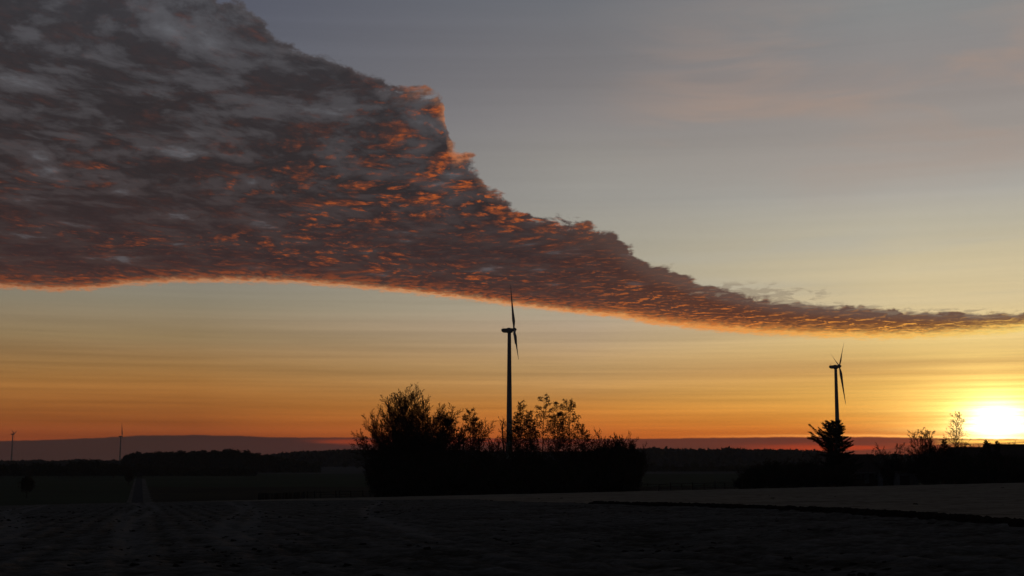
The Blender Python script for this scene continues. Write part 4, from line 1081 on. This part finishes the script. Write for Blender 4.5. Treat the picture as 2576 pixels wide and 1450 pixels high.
# ================================================================== farmhouse, garage, shed, barn
def tiles_roof(root, name, a, b, c, d, rows, cols, mat):
    """overlapping tile courses on the slope a-b (eaves) to d-c (ridge); courses are real steps"""
    a, b, c, d = map(lambda p: np.array(p, float), (a, b, c, d)); mb = MB()
    nrm = np.cross(b - a, d - a); nrm /= np.linalg.norm(nrm)
    for r in range(rows):
        t0, t1 = r / rows, (r + 1) / rows
        p0, p1 = a + (d - a) * t0, b + (c - b) * t0; q0, q1 = a + (d - a) * t1, b + (c - b) * t1
        up_ = nrm * 0.05
        mb.add([p0 + up_, p1 + up_, q1 + nrm * .01, q0 + nrm * .01, p0, p1], [(0, 1, 2, 3), (4, 5, 1, 0)])
    return mb.build(name, mat, root)
def house():
    Y = 298; x0, _, g, m = at(2098, Y); x1 = at(2218, Y)[0]
    xr1 = at(2199, Y + 4.5)[0]; zr = z_at(1145, 2180, Y + 4.5); ze = z_at(1190, 2180, Y)
    root = tag(empty('farmhouse', ((x0 + x1) / 2, Y, g)), 'low farmhouse with a steep dark hipped roof, right of the big conifer', 'house')
    ox = -(x0 + x1) / 2; hw = (x1 - x0) / 2; e = ze - g; rz_ = zr - g; dp = 9.0; inset = (x1 - xr1)
    w = MB().box((0, dp / 2, e / 2 - 0.5), (2 * hw - 0.8, dp - 0.8, e + 1.0)); wall = w.build('wall', M['brickwall'], root)
    A, B, C2, D2 = (-hw, 0, e), (hw, 0, e), (hw, dp, e), (-hw, dp, e); E1, E2 = (-hw + inset, dp / 2, rz_), (hw - inset, dp / 2, rz_)
    rb = MB(); rb.add([A, B, C2, D2, E1, E2], [(0, 1, 5, 4), (2, 3, 4, 5), (1, 2, 5), (3, 0, 4), (3, 2, 1, 0)]); roof = rb.build('roof', M['tile'], root)
    tiles_roof(roof, 'tile_courses', (A[0], A[1] - .05, A[2]), (B[0], B[1] - .05, B[2]), (E2[0], E2[1] - .05, E2[2] + .03), (E1[0], E1[1] - .05, E1[2] + .03), 16, 1, M['tile'])
    MB().tube([(E1[0], E1[1], E1[2] + .06), (E2[0], E2[1], E2[2] + .06)], 0.12, 8).build('ridge_tiles', M['tile'], roof)
    MB().tube([(-hw, -0.10, e - .05), (hw, -0.10, e - .05)], 0.07, 6).build('gutter', M['turbine'], root)
    for px in (2142, 2160, 2180, 2206):
        xx = at(px, Y)[0] + ox
        wd = 0.95 if px != 2180 else 0.9; hh_ = 1.0 if px != 2180 else 1.9
        zc = e - 0.35 - hh_ / 2
        f = MB()
        for dx_, w_ in ((-wd / 2, .08), (wd / 2, .08), (0, .05)): f.box((xx + dx_, 0.37, zc), (w_, .10, hh_ + .08))
        for dz_ in (-hh_ / 2, hh_ / 2): f.box((xx, 0.365, zc + dz_), (wd + .16, .10, .08))
        fo = f.build('door' if px == 2180 else 'window', M['frame'], root)
        MB().box((xx, 0.395, zc), (wd - .06, .02, hh_ - .06)).build('pane', M['glass'] if px != 2180 else M['wall'], fo)
    ch = MB().box((-hw + inset + 1.0, dp / 2, rz_ + .35), (.7, .7, 1.2)); ch.box((-hw + inset + 1.0, dp / 2, rz_ + 1.0), (.85, .85, .12)); ch.build('chimney', M['brickwall'], roof)
    ax_ = at(2145, Y)[0] + ox; zt = z_at(1113, 2145, Y) - g
    an = MB().tube([(ax_, dp / 2, rz_ - .1), (ax_, dp / 2, zt)], 0.03, 5)
    for k in range(4): an.tube([(ax_ - .5 + .08 * k, dp / 2, zt - .25 * k - .1), (ax_ + .5 - .08 * k, dp / 2, zt - .25 * k - .1)], 0.018, 4)
    an.build('antenna', M['turbine'], roof)
house()
def shed(name, label, cat, pxa, pxb, Y, py_top, py_base, wallm, over=0.3, dp=5.0, gable=False):
    xa, _, g, m = at(pxa, Y); xb = at(pxb, Y)[0]; zt = z_at(py_top, pxa, Y) - g
    root = tag(empty(name, ((xa + xb) / 2, Y, g)), label, cat); hw = (xb - xa) / 2
    MB().box((0, dp / 2, zt / 2 - .5), (2 * hw, dp, zt + 1.0 - 0.2)).build('wall', wallm, root)
    r = MB(); r.add([(-hw - over, -over, zt), (hw + over, -over, zt), (hw + over, dp + over, zt + .3), (-hw - over, dp + over, zt + .3), (-hw - over, -over, zt - .14), (hw + over, -over, zt - .14), (hw + over, dp + over, zt + .16), (-hw - over, dp + over, zt + .16)],
             [(0, 1, 2, 3), (7, 6, 5, 4), (0, 4, 5, 1), (1, 5, 6, 2), (2, 6, 7, 3), (3, 7, 4, 0)]); r.build('roof', M['tile'], root)
    d = MB()
    d.box((-hw * .5, -0.02, 1.0), (min(2.2, hw), .05, 2.0))
    d.build('door', M['post'], root)
    return root
shed('garage', 'pale flat-roofed garage wall right against the farmhouse', 'garage', 2219, 2243, 294, 1188, 1206, M['wall'])
shed('garden_shed', 'grey garden shed right of the garage, half hidden by bushes', 'shed', 2262, 2309, 276, 1190, 1209, M['wall'])
def barn():
    Y = 284; xa = at(2408, Y)[0]; xm = at(2500, Y)[0]; xb = at(2640, Y)[0]; g = at(2500, Y)[2]
    root = tag(empty('barn', ((xa + xb) / 2, Y, g)), 'long low barn whose stepped roof ridge closes the view under the sun', 'barn'); cx = -(xa + xb) / 2
    for (l, r, pr_, nm) in ((xa, xm - 0.01, 1127, 'left'), (xm + 0.01, xb, 1119.5, 'right')):
        rz_ = z_at(pr_, 2500, Y + 6) - g; e = rz_ - 4.2; dp = 12.0; hw = (r - l) / 2; c0 = (l + r) / 2 + cx
        MB().box((c0, dp / 2, e / 2 - .5), (2 * hw - .3, dp - 1.0, e + 1.0)).build('wall', M['brickwall'], root)
        gb = MB(); gb.add([(c0 - hw + .15, .5, e), (c0 - hw + .15, dp - .5, e), (c0 - hw + .15, dp / 2, rz_ - .2), (c0 + hw - .15, .5, e), (c0 + hw - .15, dp - .5, e), (c0 + hw - .15, dp / 2, rz_ - .2)], [(0, 1, 2), (5, 4, 3)]); gb.build('gable', M['brickwall'], root)
        rb = MB(); th = .18
        for sgn, y0_, y1_ in ((1, 0.0, dp / 2), (-1, dp, dp / 2)):
            rb.add([(c0 - hw, y0_, e), (c0 + hw, y0_, e), (c0 + hw, y1_, rz_), (c0 - hw, y1_, rz_), (c0 - hw, y0_, e - th), (c0 + hw, y0_, e - th), (c0 + hw, y1_, rz_ - th), (c0 - hw, y1_, rz_ - th)],
                   [(0, 1, 2, 3), (7, 6, 5, 4), (0, 4, 5, 1), (1, 5, 6, 2), (3, 7, 4, 0)])
        roof = rb.build('roof', M['tile'], root)
        tiles_roof(roof, 'tile_courses', (c0 - hw, -.04, e), (c0 + hw, -.04, e), (c0 + hw, dp / 2 - .04, rz_ + .02), (c0 - hw, dp / 2 - .04, rz_ + .02), 16, 1, M['tile'])
        MB().tube([(c0 - hw, dp / 2, rz_ + .04), (c0 + hw, dp / 2, rz_ + .04)], 0.12, 8).build('ridge_tiles', M['tile'], roof)
barn()

# ================================================================== car with a lit lamp beyond the meadow
def car():
    x, y, z = ground(668, 1189, 400)
    root = tag(empty('parked_car', (x, y, hz(x, y)), math.radians(-70)), 'tiny dark car with one bright lamp at the left end of the frosted field', 'car')
    sec = [(-2.1, .35, .75), (-2.05, .30, .88), (-1.2, .28, .95), (-0.6, .28, 1.42), (0.9, .28, 1.45), (1.7, .28, .98), (2.05, .32, .90), (2.1, .4, .8)]
    body = MB().loft([[(a, -.85, lo_), (a, .85, lo_), (a, .85, min(hi_, .9)), (a, .66, hi_), (a, -.66, hi_), (a, -.85, min(hi_, .9))] for a, lo_, hi_ in sec]).build('body', M['carpaint'], root)
    for s_ in (-1, 1):
        wn = MB(); wn.add([(-.95, s_ * .80, .98), (1.45, s_ * .80, .98), (.85, s_ * .70, 1.36), (-.55, s_ * .70, 1.36)], [(0, 1, 2, 3)])
        wn.build('side_window', M['glass'], body)
    for a in (-1.35, 1.3):
        for s_ in (-1, 1):
            MB().tube([(a, s_ * .70, .32), (a, s_ * .90, .32)], .32, 14).build('wheel', M['rubber'], root)
    for s_ in (-1, 1): MB().tube([(-2.08, s_ * .6, .68), (-2.16, s_ * .6, .68)], .12, 10).build('headlight', M['lamp'] if s_ > 0 else M['glass'], root)
car()
print('done', round(time.time() - T0, 1), sum(len(o.data.polygons) for o in D.objects if o.type == 'MESH'))

# ================================================================== haze over the plain
hm = D.materials.new('thin_haze'); hm.use_nodes = True; t = hm.node_tree; t.nodes.clear()
pv_ = t.nodes.new('ShaderNodeVolumePrincipled'); ho = t.nodes.new('ShaderNodeOutputMaterial')
pv_.inputs['Color'].default_value = (0.66, 0.80, 0.95, 1); pv_.inputs['Density'].default_value = 0.00007; pv_.inputs['Anisotropy'].default_value = 0.0
t.links.new(pv_.outputs[0], ho.inputs['Volume'])
hb = MB(); zlo, zhi = -60.0, 96.0
hb.box((0, 0, (zlo + zhi) / 2), (9000, 9000, zhi - zlo))
haze = hb.build('haze', hm); tag(haze, 'thin morning haze over the plain', None, None, 'stuff')
